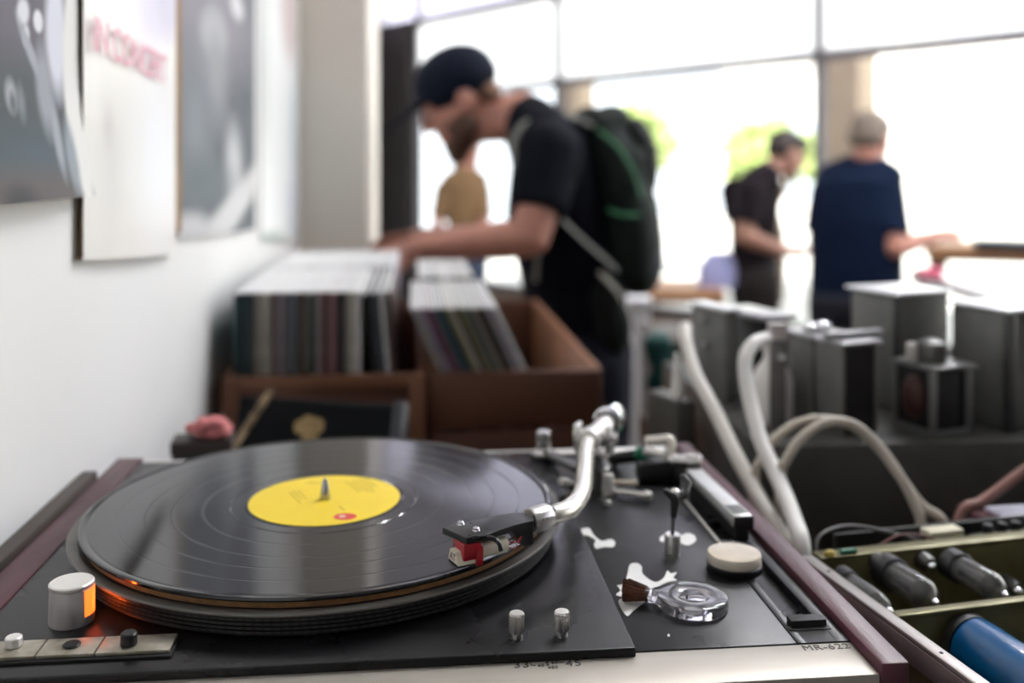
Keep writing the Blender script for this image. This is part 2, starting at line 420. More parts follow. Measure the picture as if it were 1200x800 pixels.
box(b, -.0135, .0135, -.006, .006, -.0145, -.0115, .0012, Matrix.Translation(pv+adir*.014) @ Matrix.Rotation(math.atan2(-adir.x, adir.y), 4, 'Z'))
part('bearing_yoke', b, alu, arm)
# pillar standing on the arm panel
pc = pv+adir*.014; base_c = Vector((pc.x, pc.y, ZA))
b = NB(); lathe(b, [(0, 0), (.0185, 0), (.0185, .004), (.0145, .005), (.0135, .012), (.0135, pc.z-ZA-.0225), (.0115, pc.z-ZA-.021), (.009, pc.z-ZA-.0140), (0, pc.z-ZA-.0140)], 40, Matrix.Translation(base_c))
pil = part('arm_pillar', b, gunmetal, tt)
# small levers and rods around the pillar
def rod(p0, p1, r, m, par, tip=None, name='lever_rod'):
    b = NB(); cyl(b, p0, p1, r, n=16, bev=r*.2)
    if tip: d = (Vector(p1)-Vector(p0)).normalized(); cyl(b, Vector(p1)-d*tip[0], p1, tip[1], n=16, bev=tip[1]*.25)
    return part(name, b, m, par)
yb = pc.y
rod(W(712, 565, yb-.008), W(747, 565.5, yb-.015), .0022, mat('warm_metal', (.62, .55, .46), .3, metal=.6, var=.1), pil)
rod(W(708, 574, yb-.012), W(763, 581, yb-.032), .0021, alu_white, pil, (.006, .0033))
b = NB(); p = W(712, 580, yb-.016); cyl(b, (p.x, p.y, ZA), p+Vector((0, 0, .016)), .0048, .0042, 24, bev=.0006); part('antiskate_post', b, alu_white, pil)
rod(W(690, 569, yb-.012), W(656, 565, yb-.020), .0020, alu_white, pil, (.0075, .0036))
rod(W(690, 579, yb-.016), W(650, 582, yb-.024), .0018, mat('olive_metal', (.30, .28, .24), .4, metal=.5, var=.1), pil, (.006, .0026))
rod(W(703, 586, yb-.022), W(713, 590, yb-.040), .0026, alu, pil)
# cue lift: silver post on a black foot, joined to the pillar by a flat bar
lp = G(637, 541, ZA)
b = NB(); cyl(b, lp, lp+Vector((0, 0, .0065)), .0108, n=32, bev=.001); liftf = part('lift_base', b, deep_black, tt)
b = NB(); lathe(b, [(0, .0065), (.0095, .0065), (.0095, .0085), (.0062, .0105), (.0058, .0110), (.0058, .0248), (.0050, .0258), (0, .0258)], 32, Matrix.Translation(lp)); part('lift_post', b, alu, liftf)
b = NB(); q = Vector((pc.x, pc.y, 0)); d = (q-Vector((lp.x, lp.y, 0))); L_ = d.length; ang = math.atan2(d.y, d.x)
box(b, .006, L_, -.0045, .0045, .0066, .0110, .0008, Matrix.Translation(lp) @ Matrix.Rotation(ang, 4, 'Z')); part('lift_bar', b, gunmetal, liftf)

# headshell
ZH = ZREC+.0198
tip = G(532, 624, ZH); end = G(622, 606.5, ZH); ha = (end-tip).normalized(); hb = Vector((ha.y, -ha.x, 0))
HM = Matrix.Translation((tip.x, tip.y, 0)) @ Matrix((ha, hb*-1, zz)).transposed().to_4x4()   # x along the shell, y away from the viewer
HI = HM.inverted()
def H(px, py, z_): return HI @ G(px, py, z_)
hp = [H(518.7, 618, ZH), H(546.5, 630, ZH), H(572, 625.5, ZH), H(600, 616, ZH), H(612, 612.5, ZH), H(625.6, 610, ZH), H(624, 603.5, ZH), H(613, 601.5, ZH), H(604, 600, ZH), H(588, 602.5, ZH), H(572, 606, ZH)]
b = NB(); prism(b, [(p.x, p.y) for p in hp], ZH-.0034, ZH, HM, .0004)
xe = hp[5].x; x4 = hp[3].x; y5 = hp[5].y; y6 = hp[7].y
tb = bmesh.new()   # wedge block at the collar end
vs = [tb.verts.new(p) for p in ((x4, hp[3].y+.0006, ZH-.0030), (xe-.0002, y5+.0006, ZH-.0030), (xe-.0002, y5+.0006, ZH-.0135), (xe-.0068, y5+.0006, ZH-.0135),
                                (x4, y6-.001, ZH-.0030), (xe-.0002, y6-.001, ZH-.0030), (xe-.0002, y6-.001, ZH-.0135), (xe-.0068, y6-.001, ZH-.0135))]
for f in ((0, 1, 2, 3), (7, 6, 5, 4), (0, 4, 5, 1), (1, 5, 6, 2), (2, 6, 7, 3), (3, 7, 4, 0)): tb.faces.new([vs[i] for i in f])
bmesh.ops.recalc_face_normals(tb, faces=tb.faces); merge(b, tb, HM)
shell = part('headshell', b, mat('satin_black', (.020, .020, .022), .35, var=.15, rvar=.06), tt)
for (px, py) in ((540, 615.5), (558, 622.5)):
    p = G(px, py, ZH); b = NB(); lathe(b, [(0, 0), (.0022, 0), (.0022, .0007), (.0018, .0012), (.0018, .0020), (.0013, .0024), (0, .0024)], 20, Matrix.Translation(p)); part('mounting_screw', b, chrome, shell)
b = NB()
for (px, py) in ((551.5, 612.5), (570, 619)):
    p = G(px, py, ZH); cyl(b, p-Vector((0, 0, .001)), p+Vector((0, 0, .00015)), .0011, n=14)
part('screw_hole', b, deep_black, shell)
b = NB(); Yf = H(560, 629, ZH)
tube(b, [G(548, 629, ZH-.001), G(560, 630, ZH-.001), G(571, 629.5, ZH-.001), G(579, 631.5, ZH-.0012), W(585, 637, .527), W(587.5, 645.5, .526)], .00125, 10, 6); part('finger_lift', b, mat('black_chrome', (.02, .02, .022), .2, metal=.8, var=.1), shell)
cc = G(622, 610, ZT); ce = G(645, 603.5, ZT); cd = (ce-cc).normalized()
b = NB()
tb = bmesh.new(); n = 36; Lc = (ce-cc).length
rings = [[tb.verts.new(((q-(.00045 if (i % 3 == 0 and k in (1, 2)) else 0))*math.cos(2*PI*i/n), (q-(.00045 if (i % 3 == 0 and k in (1, 2)) else 0))*math.sin(2*PI*i/n), h)) for i in range(n)] for k, (q, h) in enumerate(((.0068, -.001), (.0074, .0006), (.0074, Lc*.80), (.0067, Lc*.88)))]
for q, w in zip(rings[:-1], rings[1:]):
    for i in range(n): tb.faces.new((q[i], q[(i+1) % n], w[(i+1) % n], w[i]))
tb.faces.new(list(reversed(rings[0]))); tb.faces.new(rings[-1]); merge(b, tb, frame_z(cc, cd))
part('collar', b, alu, arm, 25)
b = NB(); cyl(b, cc+cd*Lc*.86, cc+cd*Lc*1.02, .0066, n=28); part('collar_ring', b, black_plastic, arm)

# cartridge: red carrier, cream nose and cream body
red_m = mat('ruby_plastic', (.36, .012, .02), .22, var=.2, coat=.4)
cream_m = mat('cream_plastic', (.72, .66, .54), .35, var=.06)
hx0 = hp[0].x
def CM(x, y, z_): return HM @ Vector((x, y, z_))
w0 = min(hp[0].y, hp[1].y)
yc = H(536, 626, ZH).y
b = NB()
box(b, .0010, .0120, yc-.0072, yc+.0072, ZH-.0128, ZH-.0036, .0008, HM)
box(b, .0085, .0128, yc-.0080, yc+.0080, ZH-.0165, ZH-.0060, .0008, HM)
cart = part('cartridge', b, red_m, tt, label='ruby red cartridge')
def nose(x0, x1, s0, s1, zt, zb):
    tb = bmesh.new(); vs = []
    for (x, s) in ((x0, s0), (x1, s1)):
        vs += [tb.verts.new(p) for p in ((x, yc-s, zb), (x, yc+s, zb), (x, yc+s*.55, zt), (x, yc-s*.55, zt))]
    for f in ((3, 2, 1, 0), (4, 5, 6, 7), (0, 1, 5, 4), (1, 2, 6, 5), (2, 3, 7, 6), (3, 0, 4, 7)): tb.faces.new([vs[i] for i in f])
    bmesh.ops.recalc_face_normals(tb, faces=tb.faces); bmesh.ops.bevel(tb, geom=tb.edges[:], offset=.0004, segments=2, affect='EDGES'); return tb
b = NB(); merge(b, nose(-.0022, .0086, .0068, .0072, ZH-.0082, ZH-.0148), HM)
ns = part('cartridge_nose', b, cream_m, cart, label='cream nose of the cartridge')
fm = HM @ Matrix.Translation((-.00225, yc, ZH-.0117)) @ Matrix.Rotation(-PI/2, 4, 'Z') @ Matrix.Rotation(PI/2, 4, 'X')
b = text_bm('AT', .0054, fm, .0001)
part('lettering', b, ink, cart, 0)
b = NB(); box(b, -.0020, .0090, yc-.0062, yc+.0062, ZH-.0162, ZH-.0149, .0003, HM); part('stylus_guard', b, deep_black, cart)
b = NB(); cyl(b, CM(.0120, yc-.001, ZH-.0105), CM(.0300, yc-.001, ZH-.0100), .0045, .0044, 24, bev=.0005); part('cartridge_body', b, cream_m, cart, label='cream barrel of the cartridge')
b = NB(); cyl(b, CM(.006, yc, ZH-.0150), CM(.0015, yc, ZREC+.0009), .0005, .0003, 8); cyl(b, CM(.0016, yc, ZREC+.0014), CM(.0016, yc, ZREC+.0001), .0004, .0001, 8); part('stylus', b, alu, cart)
b = NB()
for k, (dy, dz) in enumerate(((-.002, -.008), (.002, -.008), (-.002, -.011), (.002, -.011))):
    tube(b, [CM(.0295, yc-.001+dy, ZH+dz), CM(.034, yc-.002+dy*1.4, ZH+dz-.001), CM(.039, yc-.001+dy, ZH-.007)], .00036, 6, 5)
part('lead_wires', b, mat('red_wire', (.32, .02, .02), .4, var=.1), cart)

# arm rest: silver socket, thin rod, black clip
rp = G(788, 652, ZA)
b = NB(); lathe(b, [(0, 0), (.0050, 0), (.0050, .0138), (.0044, .0145), (0, .0145)], 32, Matrix.Translation(rp)); rest = part('arm_rest', b, alu, tt)
b = NB(); cyl(b, rp+Vector((0, 0, .014)), rp+Vector((.0008, 0, .030)), .0013, n=12); part('rest_rod', b, gunmetal, rest)
b = NB(); r0 = rp+Vector((.0008, 0, .026)); Yr = rp.y
limb(b, [(r0, .0022), (W(791, 588, Yr), .0030), (W(790, 582, Yr), .0030)], 12)
limb(b, [(W(790, 584, Yr), .0026), (W(783, 578, Yr), .0022), (W(780, 575, Yr), .0018)], 12); limb(b, [(W(790, 584, Yr), .0028), (W(801, 578, Yr+.006), .0034), (W(804, 566, Yr+.012), .0036), (W(801, 560, Yr+.014), .0028)], 12)
b = fuse(b, .0007, 3); part('rest_clip', b, black_plastic, rest)
b = NB(); p = W(791, 576, Yr+.004); ell(b, p, (.0032, .0030, .0022)); part('clip_pad', b, alu_white, rest)

# torn white residue stuck on the arm panel
def blob(pts, name='residue_patch'):
    b = NB(); P = [G(x, y, ZA) for x, y in pts]; P = catmull(P+P[:1], 5)[:-1]; prism(b, [(p.x, p.y) for p in P], ZA-.0002, ZA+.0003); return part(name, b, white_residue, tt, 0)
blob([(723, 686), (731, 684), (735, 674), (738, 662), (746, 660), (752, 664), (753, 672), (762, 680), (770, 682), (778, 677), (782, 669), (786, 672), (793, 671), (789, 677), (793, 680), (783, 682), (772, 687), (764, 690), (764, 698), (752, 708), (742, 716), (735, 722), (728, 713), (725, 704), (731, 700), (722, 697), (727, 692)])
blob([(681, 620), (690, 619), (695, 626), (700, 631), (706, 634), (716, 632), (721, 636), (718, 641), (708, 641), (699, 643), (696, 638), (698, 633), (690, 628), (683, 626)])
blob([(774, 629), (779, 627), (781, 632), (777, 635), (773, 633)])
blob([(797, 628), (806, 625), (814, 628), (815, 634), (807, 639), (799, 637), (796, 633)])
blob([(782, 744), (784, 743), (785, 745), (783, 746)])

# ------------------------------------------------------------------ the record
def rec_mat():
    m = bpy.data.materials.new('black_vinyl'); m.use_nodes = True; N, L = nt(m); p = N['Principled BSDF']
    p.inputs['Base Color'].default_value = (.008, .008, .009, 1); p.inputs['IOR'].default_value = 1.56; p.inputs['Anisotropic'].default_value = .75; p.inputs['Anisotropic Rotation'].default_value = .25
    tg = N.new('ShaderNodeTangent'); tg.direction_type = 'RADIAL'; tg.axis = 'Z'; L.new(tg.outputs[0], p.inputs['Tangent'])
    tc = N.new('ShaderNodeTexCoord'); mp = N.new('ShaderNodeMapping'); mp.inputs['Scale'].default_value = (1, 1, 0); L.new(tc.outputs['Object'], mp.inputs[0])
    ln = N.new('ShaderNodeVectorMath'); ln.operation = 'LENGTH'; L.new(mp.outputs[0], ln.inputs[0])
    mu = N.new('ShaderNodeMath'); mu.operation = 'MULTIPLY'; mu.inputs[1].default_value = 900; L.new(ln.outputs['Value'], mu.inputs[0])
    n = N.new('ShaderNodeTexNoise'); n.noise_dimensions = '1D'; n.inputs['Scale'].default_value = 1; n.inputs['Detail'].default_value = 2; L.new(mu.outputs[0], n.inputs['W'])
    r = N.new('ShaderNodeMapRange'); r.inputs[1].default_value = .3; r.inputs[2].default_value = .7; r.inputs[3].default_value = .10; r.inputs[4].default_value = .13; L.new(n.outputs['Fac'], r.inputs[0])
    L.new(r.outputs[0], p.inputs['Roughness'])
    bp = N.new('ShaderNodeBump'); bp.inputs['Strength'].default_value = .008; bp.inputs['Distance'].default_value = .0004; L.new(n.outputs['Fac'], bp.inputs['Height']); L.new(bp.outputs[0], p.inputs['Normal'])
    return m
pr = [(.0036, z-.0019), (.0036, z+.0001), (.0505, z+.0001), (.0520, z-.0001), (.0600, z-.0001), (.0606, z-.00045), (.0612, z-.0001)]
for rr in (.078, .0965, .112, .1285): pr += [(rr-.0008, z-.0001), (rr-.0003, z-.00016), (rr+.0003, z-.00016), (rr+.0008, z-.0001)]
pr += [(.1445, z-.0001), (.1458, z-.0003), (.1482, z+.0002), (.1497, z+.0003), (.1505, z-.0002), (.1506, z-.0012), (.1498, z-.0021), (.1484, z-.0023), (.0036, z-.0023), (.0036, z-.0019)]
b = NB(); lathe(b, pr, 200, PM)
rec = finish('vinyl_record', b, rec_mat(), 4, base=Vector((SP.x, SP.y, z-.0025)))
tag(rec, 'black vinyl record with a bright yellow label turning on the platter', 'record')
yellow = mat('yellow_label', (.90, .66, .03), .45, var=.05, vscale=40)
b = NB(); lathe(b, [(.0037, z+.0001), (.0492, z+.0001), (.0496, z+.0004), (.0490, z+.0005), (.0037, z+.0005), (.0037, z+.0001)], 128, PM)
lab = part('label', b, yellow, rec, label='bright yellow paper label')
ochre = mat('ochre_print', (.48, .34, .03), .5, var=.1)
def print_block(px, py, px2, py2, n, gap, length, seed):
    """lines of tiny print running from (px,py) towards (px2,py2)"""
    rnd = random.Random(seed); b = NB(); a = G(px, py, z+.0005); c = G(px2, py2, z+.0005); d = (c-a).normalized(); s = Vector((d.y, -d.x, 0))
    for k in range(n):
        t = rnd.uniform(0, .003); e = length*rnd.uniform(.6, 1)
        while t < e:
            w = rnd.uniform(.0015, .0045)
            M = Matrix.Translation(a-s*gap*k) @ Matrix.Rotation(math.atan2(d.y, d.x), 4, 'Z')
            box(b, t, t+w, -.00035, .00035, -.0001, .0001, 0, M); t += w+.0009
    return part('print', b, ochre, lab, 0)
print_block(338, 575, 362, 600, 3, .0030, .026, 2); print_block(404, 563, 440, 592, 6, .0030, .032, 3); print_block(396, 592, 408, 601, 1, .003, .012, 5); print_block(356, 565, 374, 567, 2, .003, .012, 8)
b = NB(); c = G(404.5, 605, z+.00055)
lathe(b, [(0, 0), (.0058, 0), (.0058, .0001), (0, .0001)], 32, Matrix.Translation(c) @ Matrix.Diagonal((1.25, 1., 1, 1)))
em = part('emblem', b, mat('red_print', (.72, .07, .06), .5, var=.1), lab, 0, label='small red emblem')
b = NB(); lathe(b, [(0, .0001), (.0022, .0001), (.0022, .00018), (0, .00018)], 24, Matrix.Translation(c+Vector((-.0018, 0, 0)))); part('emblem_centre', b, mat('pale_print', (.85, .6, .5), .5, var=.1), lab, 0)

# ------------------------------------------------------------------ small things lying on the arm panel
# clear plastic stylus brush
clear = mat('clear_plastic', (.93, .93, .98), .06, trans=.93, ior=1.46, var=.02)
bc = G(812, 711, ZA); root = thing('stylus_brush', 'clear plastic ring-handled stylus brush with short brown bristles', 'brush', Vector((bc.x, bc.y, ZA+.0003)))
ba = (G(748, 706, ZA)-bc).normalized(); bs = Vector((-ba.y, ba.x, 0)); BM = Matrix.Translation((bc.x, bc.y, ZA+.0004)) @ Matrix((ba, bs, zz)).transposed().to_4x4()
b = NB(); lathe(b, [(.0072, .0006), (.0078, 0), (.0184, 0), (.0194, .0010), (.0197, .0045), (.0190, .0062), (.0178, .0068), (.0090, .0068), (.0076, .0060), (.0072, .0050), (.0072, .0006)], 64, BM)
part('ring_handle', b, clear, root)
b = NB(); loft(b, [(BM @ Vector((.0165, 0, .0035)), bs*.0100, zz*.0026), (BM @ Vector((.0205, 0, .0038)), bs*.0068, zz*.0030), (BM @ Vector((.0235, 0, .0042)), bs*.0054, zz*.0034), (BM @ Vector((.0260, 0, .0050)), bs*.0054, zz*.0040)], 20); part('neck', b, clear, root)
bristle = mat('brown_bristle', (.12, .035, .012), .6, var=.5, vscale=400, bump=.5, bscale=800, stretch=(1, 1, .2))
b = NB(); rnd = random.Random(4)
for i in range(420):
    a = rnd.uniform(0, 2*PI); q = math.sqrt(rnd.random()); y0, z0 = q*math.cos(a), q*math.sin(a)
    p0 = BM @ Vector((.0250, y0*.0048, .0052+z0*.0034)); p1 = BM @ Vector((.0250+rnd.uniform(.0100, .0145), y0*.0076, .0064+z0*.0058))
    cyl(b, p0, p1, .00034, .00026, 5)
part('bristles', b, bristle, root, 0, label='brown bristles')
thin_clear = bpy.data.materials.new('thin_clear_lid'); thin_clear.use_nodes = True
N, L = nt(thin_clear); N.remove(N['Principled BSDF']); o_ = N['Material Output']
t_ = N.new('ShaderNodeBsdfTransparent'); g_ = N.new('ShaderNodeBsdfGlossy'); g_.inputs['Roughness'].default_value = .08; m_ = N.new('ShaderNodeMixShader'); f_ = N.new('ShaderNodeFresnel'); f_.inputs[0].default_value = 1.18
t_.inputs[0].default_value = (.97, .96, .94, 1); ge_ = N.new('ShaderNodeNewGeometry'); mm_ = N.new('ShaderNodeMath'); mm_.operation = 'SUBTRACT'; mm_.use_clamp = True; L.new(f_.outputs[0], mm_.inputs[0]); L.new(ge_.outputs['Backfacing'], mm_.inputs[1]); L.new(mm_.outputs[0], m_.inputs[0]); L.new(t_.outputs[0], m_.inputs[1]); L.new(g_.outputs[0], m_.inputs[2]); L.new(m_.outputs[0], o_.inputs[0])
# round pot: black base, cream filling, clear lid
tc_ = G(860.5, 667, ZA); root = thing('stylus_cleaner_pot', 'small round black pot with cream pad and clear lid beside the silver-topped bar', 'pot', Vector((tc_.x, tc_.y, ZA)))
TM = Matrix.Translation((tc_.x, tc_.y, ZA))
b = NB(); lathe(b, [(0, 0), (.0162, 0), (.0166, .0006), (.0166, .0044), (.0160, .0049), (0, .0049)], 56, TM); part('pot_base', b, black_plastic, root)
b = NB(); lathe(b, [(0, .0049), (.0158, .0049), (.0161, .0054), (.0161, .0098), (.0157, .0106), (0, .0108)], 56, TM); part('cream_pad', b, mat('cream_pad', (.70, .64, .54), .6, var=.15, vscale=90), root)
b = NB(); lathe(b, [(.0148, .0109), (.0160, .0109), (.0164, .0113), (.0162, .0122), (.0150, .0128), (0, .0130), (0, .0124), (.0146, .0121), (.0148, .0109)], 56, TM); part('lid', b, thin_clear, root)
# bar with silver top
f0 = G(858, 634, ZA); 
q0 = G(872, 605, ZA+.0170); q1 = G(813, 549, ZA+.0170); bd = (q1-q0).normalized(); bl = (q1-q0).length
SM = Matrix.Translation((q0.x, q0.y, ZA)) @ Matrix((Vector((bd.y, -bd.x, 0)), bd, zz)).transposed().to_4x4()
root = thing('record_brush', 'long black record brush with a silver top lying behind the round pot', 'brush', Vector((q0.x, q0.y, ZA)))
b = NB(); box(b, -.0046, .0046, .003, bl-.003, .0, .0085, .0008, SM); box(b, -.0064, .0064, 0, bl, .0080, .0125, .0008, SM); part('brush_body', b, deep_black, root)
b = NB(); box(b, -.0064, .0064, .0016, bl-.001, .0085, .0170, .0010, SM); part('grip', b, mat('brush_silver', (.62, .63, .62), .35, metal=.5, var=.08, vscale=40), root, label='silver grip of the brush')
b = NB(); box(b, -.0065, .0065, -.0006, .0018, .0088, .0170, .0006, SM); part('end_cap', b, black_plastic, root)
b = NB()
for k in range(7): box(b, -.0052, .0052, .006+k*.0024, .0071+k*.0024, .0169, .01725, 0, SM)
part('grip_ribs', b, dark_metal, root, 0)
# signal cable with plugs behind the arm
cb = W(778, 548, .765); root = thing('phono_cable', 'black signal cable with metal plugs and a green band behind the arm', 'cable', Vector((cb.x, cb.y, ZA)))
b = NB(); p = G(776, 562, ZA); box(b, -.020, .019, -.008, .008, .0, .0155, .0025, Matrix.Translation(p) @ Matrix.Rotation(.1, 4, 'Z')); part('junction_block', b, black_plastic, root)
b = NB(); tube(b, [W(752, 533, .775), W(738, 535, .785), W(722, 537, .80), W(704, 541, .82), W(690, 548, .834)], .0052, 14); tube(b, [W(792, 545, .76), W(797, 556, .757), W(800, 566, .755)], .0042, 12); part('black_lead', b, deep_black, root)
b = NB(); cyl(b, W(748, 533, .776), W(757, 531, .77), .0058, n=24, bev=.0008); part('green_band', b, mat('green_plastic', (.01, .19, .10), .3, var=.1), root, label='green band')
b = NB(); cyl(b, W(756, 528, .77), W(769, 531, .765), .0046, .0036, 24, bev=.0008); cyl(b, W(768, 531, .765), W(778, 533, .762), .0024, n=16); part('plug', b, alu_white, root)
b = NB(); tube(b, [W(757, 517, .775), W(770, 516, .772), W(783, 515, .77), W(786, 520, .768), W(785, 532, .765), W(784, 540, .763)], .0040, 14, 6); part('angled_plug', b, mat('ivory_plug', (.74, .70, .62), .3, metal=.4, var=.06), root)
b = NB(); cyl(b, W(783, 538, .762), W(806, 540, .758), .0046, n=24, bev=.0008); cyl(b, W(804, 540, .758), W(822, 540.5, .756), .0058, n=24, bev=.001); part('plug', b, alu, root)
# ================================================================== ROOM
white_wall = mat('white_wall_paint', (.80, .80, .795), .55, vscale=3.0, col2=(.765, .76, .745), bump=.15, bscale=120)
cream_wall = mat('cream_wall_paint', (.86, .81, .72), .6, var=.04, vscale=4, bump=.1, bscale=90)
back_paint = mat('dark_wall_paint', (.12, .12, .12), .6, var=.1, vscale=3)
ceil_m = mat('ceiling_paint', (.55, .54, .55), .8, var=.03, vscale=2)
floor_m = mat('floor_boards', (.12, .095, .075), .45, vscale=8, col2=(.08, .06, .045), stretch=(1, .1, 1), rvar=.1)
dark_frame = mat('dark_window_frame', (.018, .013, .013), .5, var=.2)
grey_frame = mat('grey_window_frame', (.10, .09, .10), .5, var=.15)
ED = Vector((.6438, -.7652, 0)); EN = Vector((.7652, .6438, 0)); P1 = Vector((.3535, 7.75, 0))   # along and out of the shopfront
WM = Matrix.Translation(P1) @ Matrix((ED, EN, Vector((0, 0, 1)))).transposed().to_4x4()
S_END = 9.4
HCEIL, ZTR, ZHD, ZCL = 4.1, 2.05, 2.76, 3.92
cor = [RT @ Vector((WALL_U, -2.6, 0)), RT @ Vector((WALL_U, 9.85, 0)), P1+ED*(-2.62), P1+ED*S_END]
cor[1] = P1+ED*(-2.62)
wl_end = (RTI @ (P1+ED*(-3.05)))
room = [RT @ Vector((-.66, -2.6, 0)), P1+ED*(-3.15)+EN*.1, P1+ED*S_END+EN*.1, Vector((6.6, .3, 0)), Vector((6.6, -2.7, 0))]
b = NB(); prism(b, [(p.x, p.y) for p in room], -.12, 0); struct('floor', b, floor_m)
b = NB(); prism(b, [(p.x, p.y) for p in room], HCEIL, HCEIL+.12); struct('ceiling', b, ceil_m)
v0 = WP(350, 200).y
b = NB(); box(b, WALL_U-.14, WALL_U, -2.6, v0+.5, 0, HCEIL, 0, RT); box(b, -.62, -.52, v0+.45, wl_end.y, 0, HCEIL, 0, RT); box(b, -.60, WALL_U-.01, v0+.40, v0+.5, 0, HCEIL, 0, RT); struct('wall_left', b, white_wall)
b = NB(); box(b, WALL_U, WALL_U+.012, -2.4, v0, 0, .11, .003, RT); struct('baseboard_left', b, white_wall)
b = NB(); prism(b, [(6.5, -2.6), (6.62, -2.6), (6.62, .6), (6.5, .6)], 0, HCEIL); struct('wall_right', b, back_paint)
p = RT @ Vector((WALL_U-.12, -2.6, 0))
b = NB(); prism(b, [(p.x, -2.72), (6.62, -2.72), (6.62, -2.6), (p.x, -2.6)], 0, HCEIL); struct('wall_back', b, back_paint)
# pier standing out of the left wall
v0 = WP(350, 200).y; pe = UV(W(431, 200, (RT @ Vector((WALL_U, v0, 0))).y)).x
b = NB(); box(b, WALL_U-.01, pe, v0, v0+.62, 0, HCEIL, .004, RT); struct('trim_1', b, cream_wall)
# shopfront
b = NB(); box(b, -1.98, S_END, 0, .12, 0, .34, 0, WM); struct('wall_front', b, mat('brown_panel', (.16, .11, .08), .5, var=.3, vscale=6))
b = NB(); box(b, -3.1, -2.62, 0, .12, 0, HCEIL, 0, WM); struct('wall_front_left', b, white_wall)
b = NB(); box(b, -2.62, S_END, -.02, .14, ZCL, HCEIL, 0, WM); struct('wall_front_top', b, ceil_m)
b = NB(); box(b, -2.62, -2.0, -.06, .02, .0, ZHD+.03, .006, WM); struct('trim_2', b, dark_frame)
glass = bpy.data.materials.new('window_glass'); glass.use_nodes = True
N, L = nt(glass); N.remove(N['Principled BSDF']); o_ = N['Material Output']
t_ = N.new('ShaderNodeBsdfTransparent'); g_ = N.new('ShaderNodeBsdfGlossy'); g_.inputs['Roughness'].default_value = .02; m_ = N.new('ShaderNodeMixShader'); f_ = N.new('ShaderNodeFresnel'); f_.inputs[0].default_value = 1.3
t_.inputs[0].default_value = (.97, .98, .98, 1); ge_ = N.new('ShaderNodeNewGeometry'); mm_ = N.new('ShaderNodeMath'); mm_.operation = 'SUBTRACT'; mm_.use_clamp = True; L.new(f_.outputs[0], mm_.inputs[0]); L.new(ge_.outputs['Backfacing'], mm_.inputs[1]); L.new(mm_.outputs[0], m_.inputs[0]); L.new(t_.outputs[0], m_.inputs[1]); L.new(g_.outputs[0], m_.inputs[2]); L.new(m_.outputs[0], o_.inputs[0])
frost = bpy.data.materials.new('frosted_glass'); frost.use_nodes = True
N, L = nt(frost); N.remove(N['Principled BSDF']); o_ = N['Material Output']
t_ = N.new('ShaderNodeBsdfTranslucent'); t_.inputs[0].default_value = (.95, .96, .98, 1); g_ = N.new('ShaderNodeBsdfTransparent'); m_ = N.new('ShaderNodeMixShader'); m_.inputs[0].default_value = .35
L.new(t_.outputs[0], m_.inputs[1]); L.new(g_.outputs[0], m_.inputs[2]); L.new(m_.outputs[0], o_.inputs[0])
lilac = bpy.data.materials.new('milky_glass'); lilac.use_nodes = True
N, L = nt(lilac); N.remove(N['Principled BSDF']); o_ = N['Material Output']
t_ = N.new('ShaderNodeBsdfTranslucent'); t_.inputs[0].default_value = (.92, .90, .97, 1); g_ = N.new('ShaderNodeBsdfTransparent'); g_.inputs[0].default_value = (.8, .78, .86, 1); m_ = N.new('ShaderNodeMixShader'); m_.inputs[0].default_value = .75
L.new(t_.outputs[0], m_.inputs[1]); L.new(g_.outputs[0], m_.inputs[2]); L.new(m_.outputs[0], o_.inputs[0])
edges = [-1.98, 0, 2.352, 4.70, 7.05, 9.4]
for k in range(5):
    a, c = edges[k], edges[k+1]; h = .022
    b = NB()
    box(b, a, a+h, -.01, .07, .34, ZHD, 0, WM); box(b, c-h, c, -.01, .07, .34, ZHD, 0, WM)
    box(b, a+h, c-h, -.01, .07, .34, .39, 0, WM); box(b, a+h, c-h, -.01, .07, ZHD-.035, ZHD, 0, WM); box(b, a+h, c-h, -.012, .072, ZTR-.03, ZTR+.03, 0, WM)
    box(b, a+h, c-h, -.012, .072, ZHD-.001, ZHD+.03, 0, WM); box(b, a, a+h, -.01, .07, ZHD, ZCL, 0, WM); box(b, c-h, c, -.01, .07, ZHD, ZCL, 0, WM); box(b, a+h, c-h, -.01, .07, ZCL-.035, ZCL, 0, WM)
    w = struct('window_%d' % (k+1), b, grey_frame)
    b = NB(); box(b, a+h, c-h, .028, .034, .39, ZTR-.03, 0, WM); part('pane', b, glass, w, 0)
    b = NB(); box(b, a+h, c-h, .028, .034, ZTR+.03, ZHD-.035, 0, WM); part('upper_pane', b, frost, w, 0, label='frosted upper pane')
    b = NB(); box(b, (a+h if k else -2.62), c-h, .028, .034, ZHD+.03, ZCL-.035, 0, WM); part('top_pane', b, lilac, w, 0, label='milky top pane')
    ld = bpy.data.lights.new('window_portal', 'AREA'); ld.shape = 'RECTANGLE'; ld.size = c-a; ld.size_y = ZCL-.34; ld.cycles.is_portal = True
    lo = bpy.data.objects.new('window_portal', ld); COL.objects.link(lo)
    pos = WM @ Vector(((a+c)/2, .16, (ZCL+.34)/2)); lo.location = pos
    lo.rotation_euler = (-EN).to_track_quat('-Z', 'Y').to_euler()

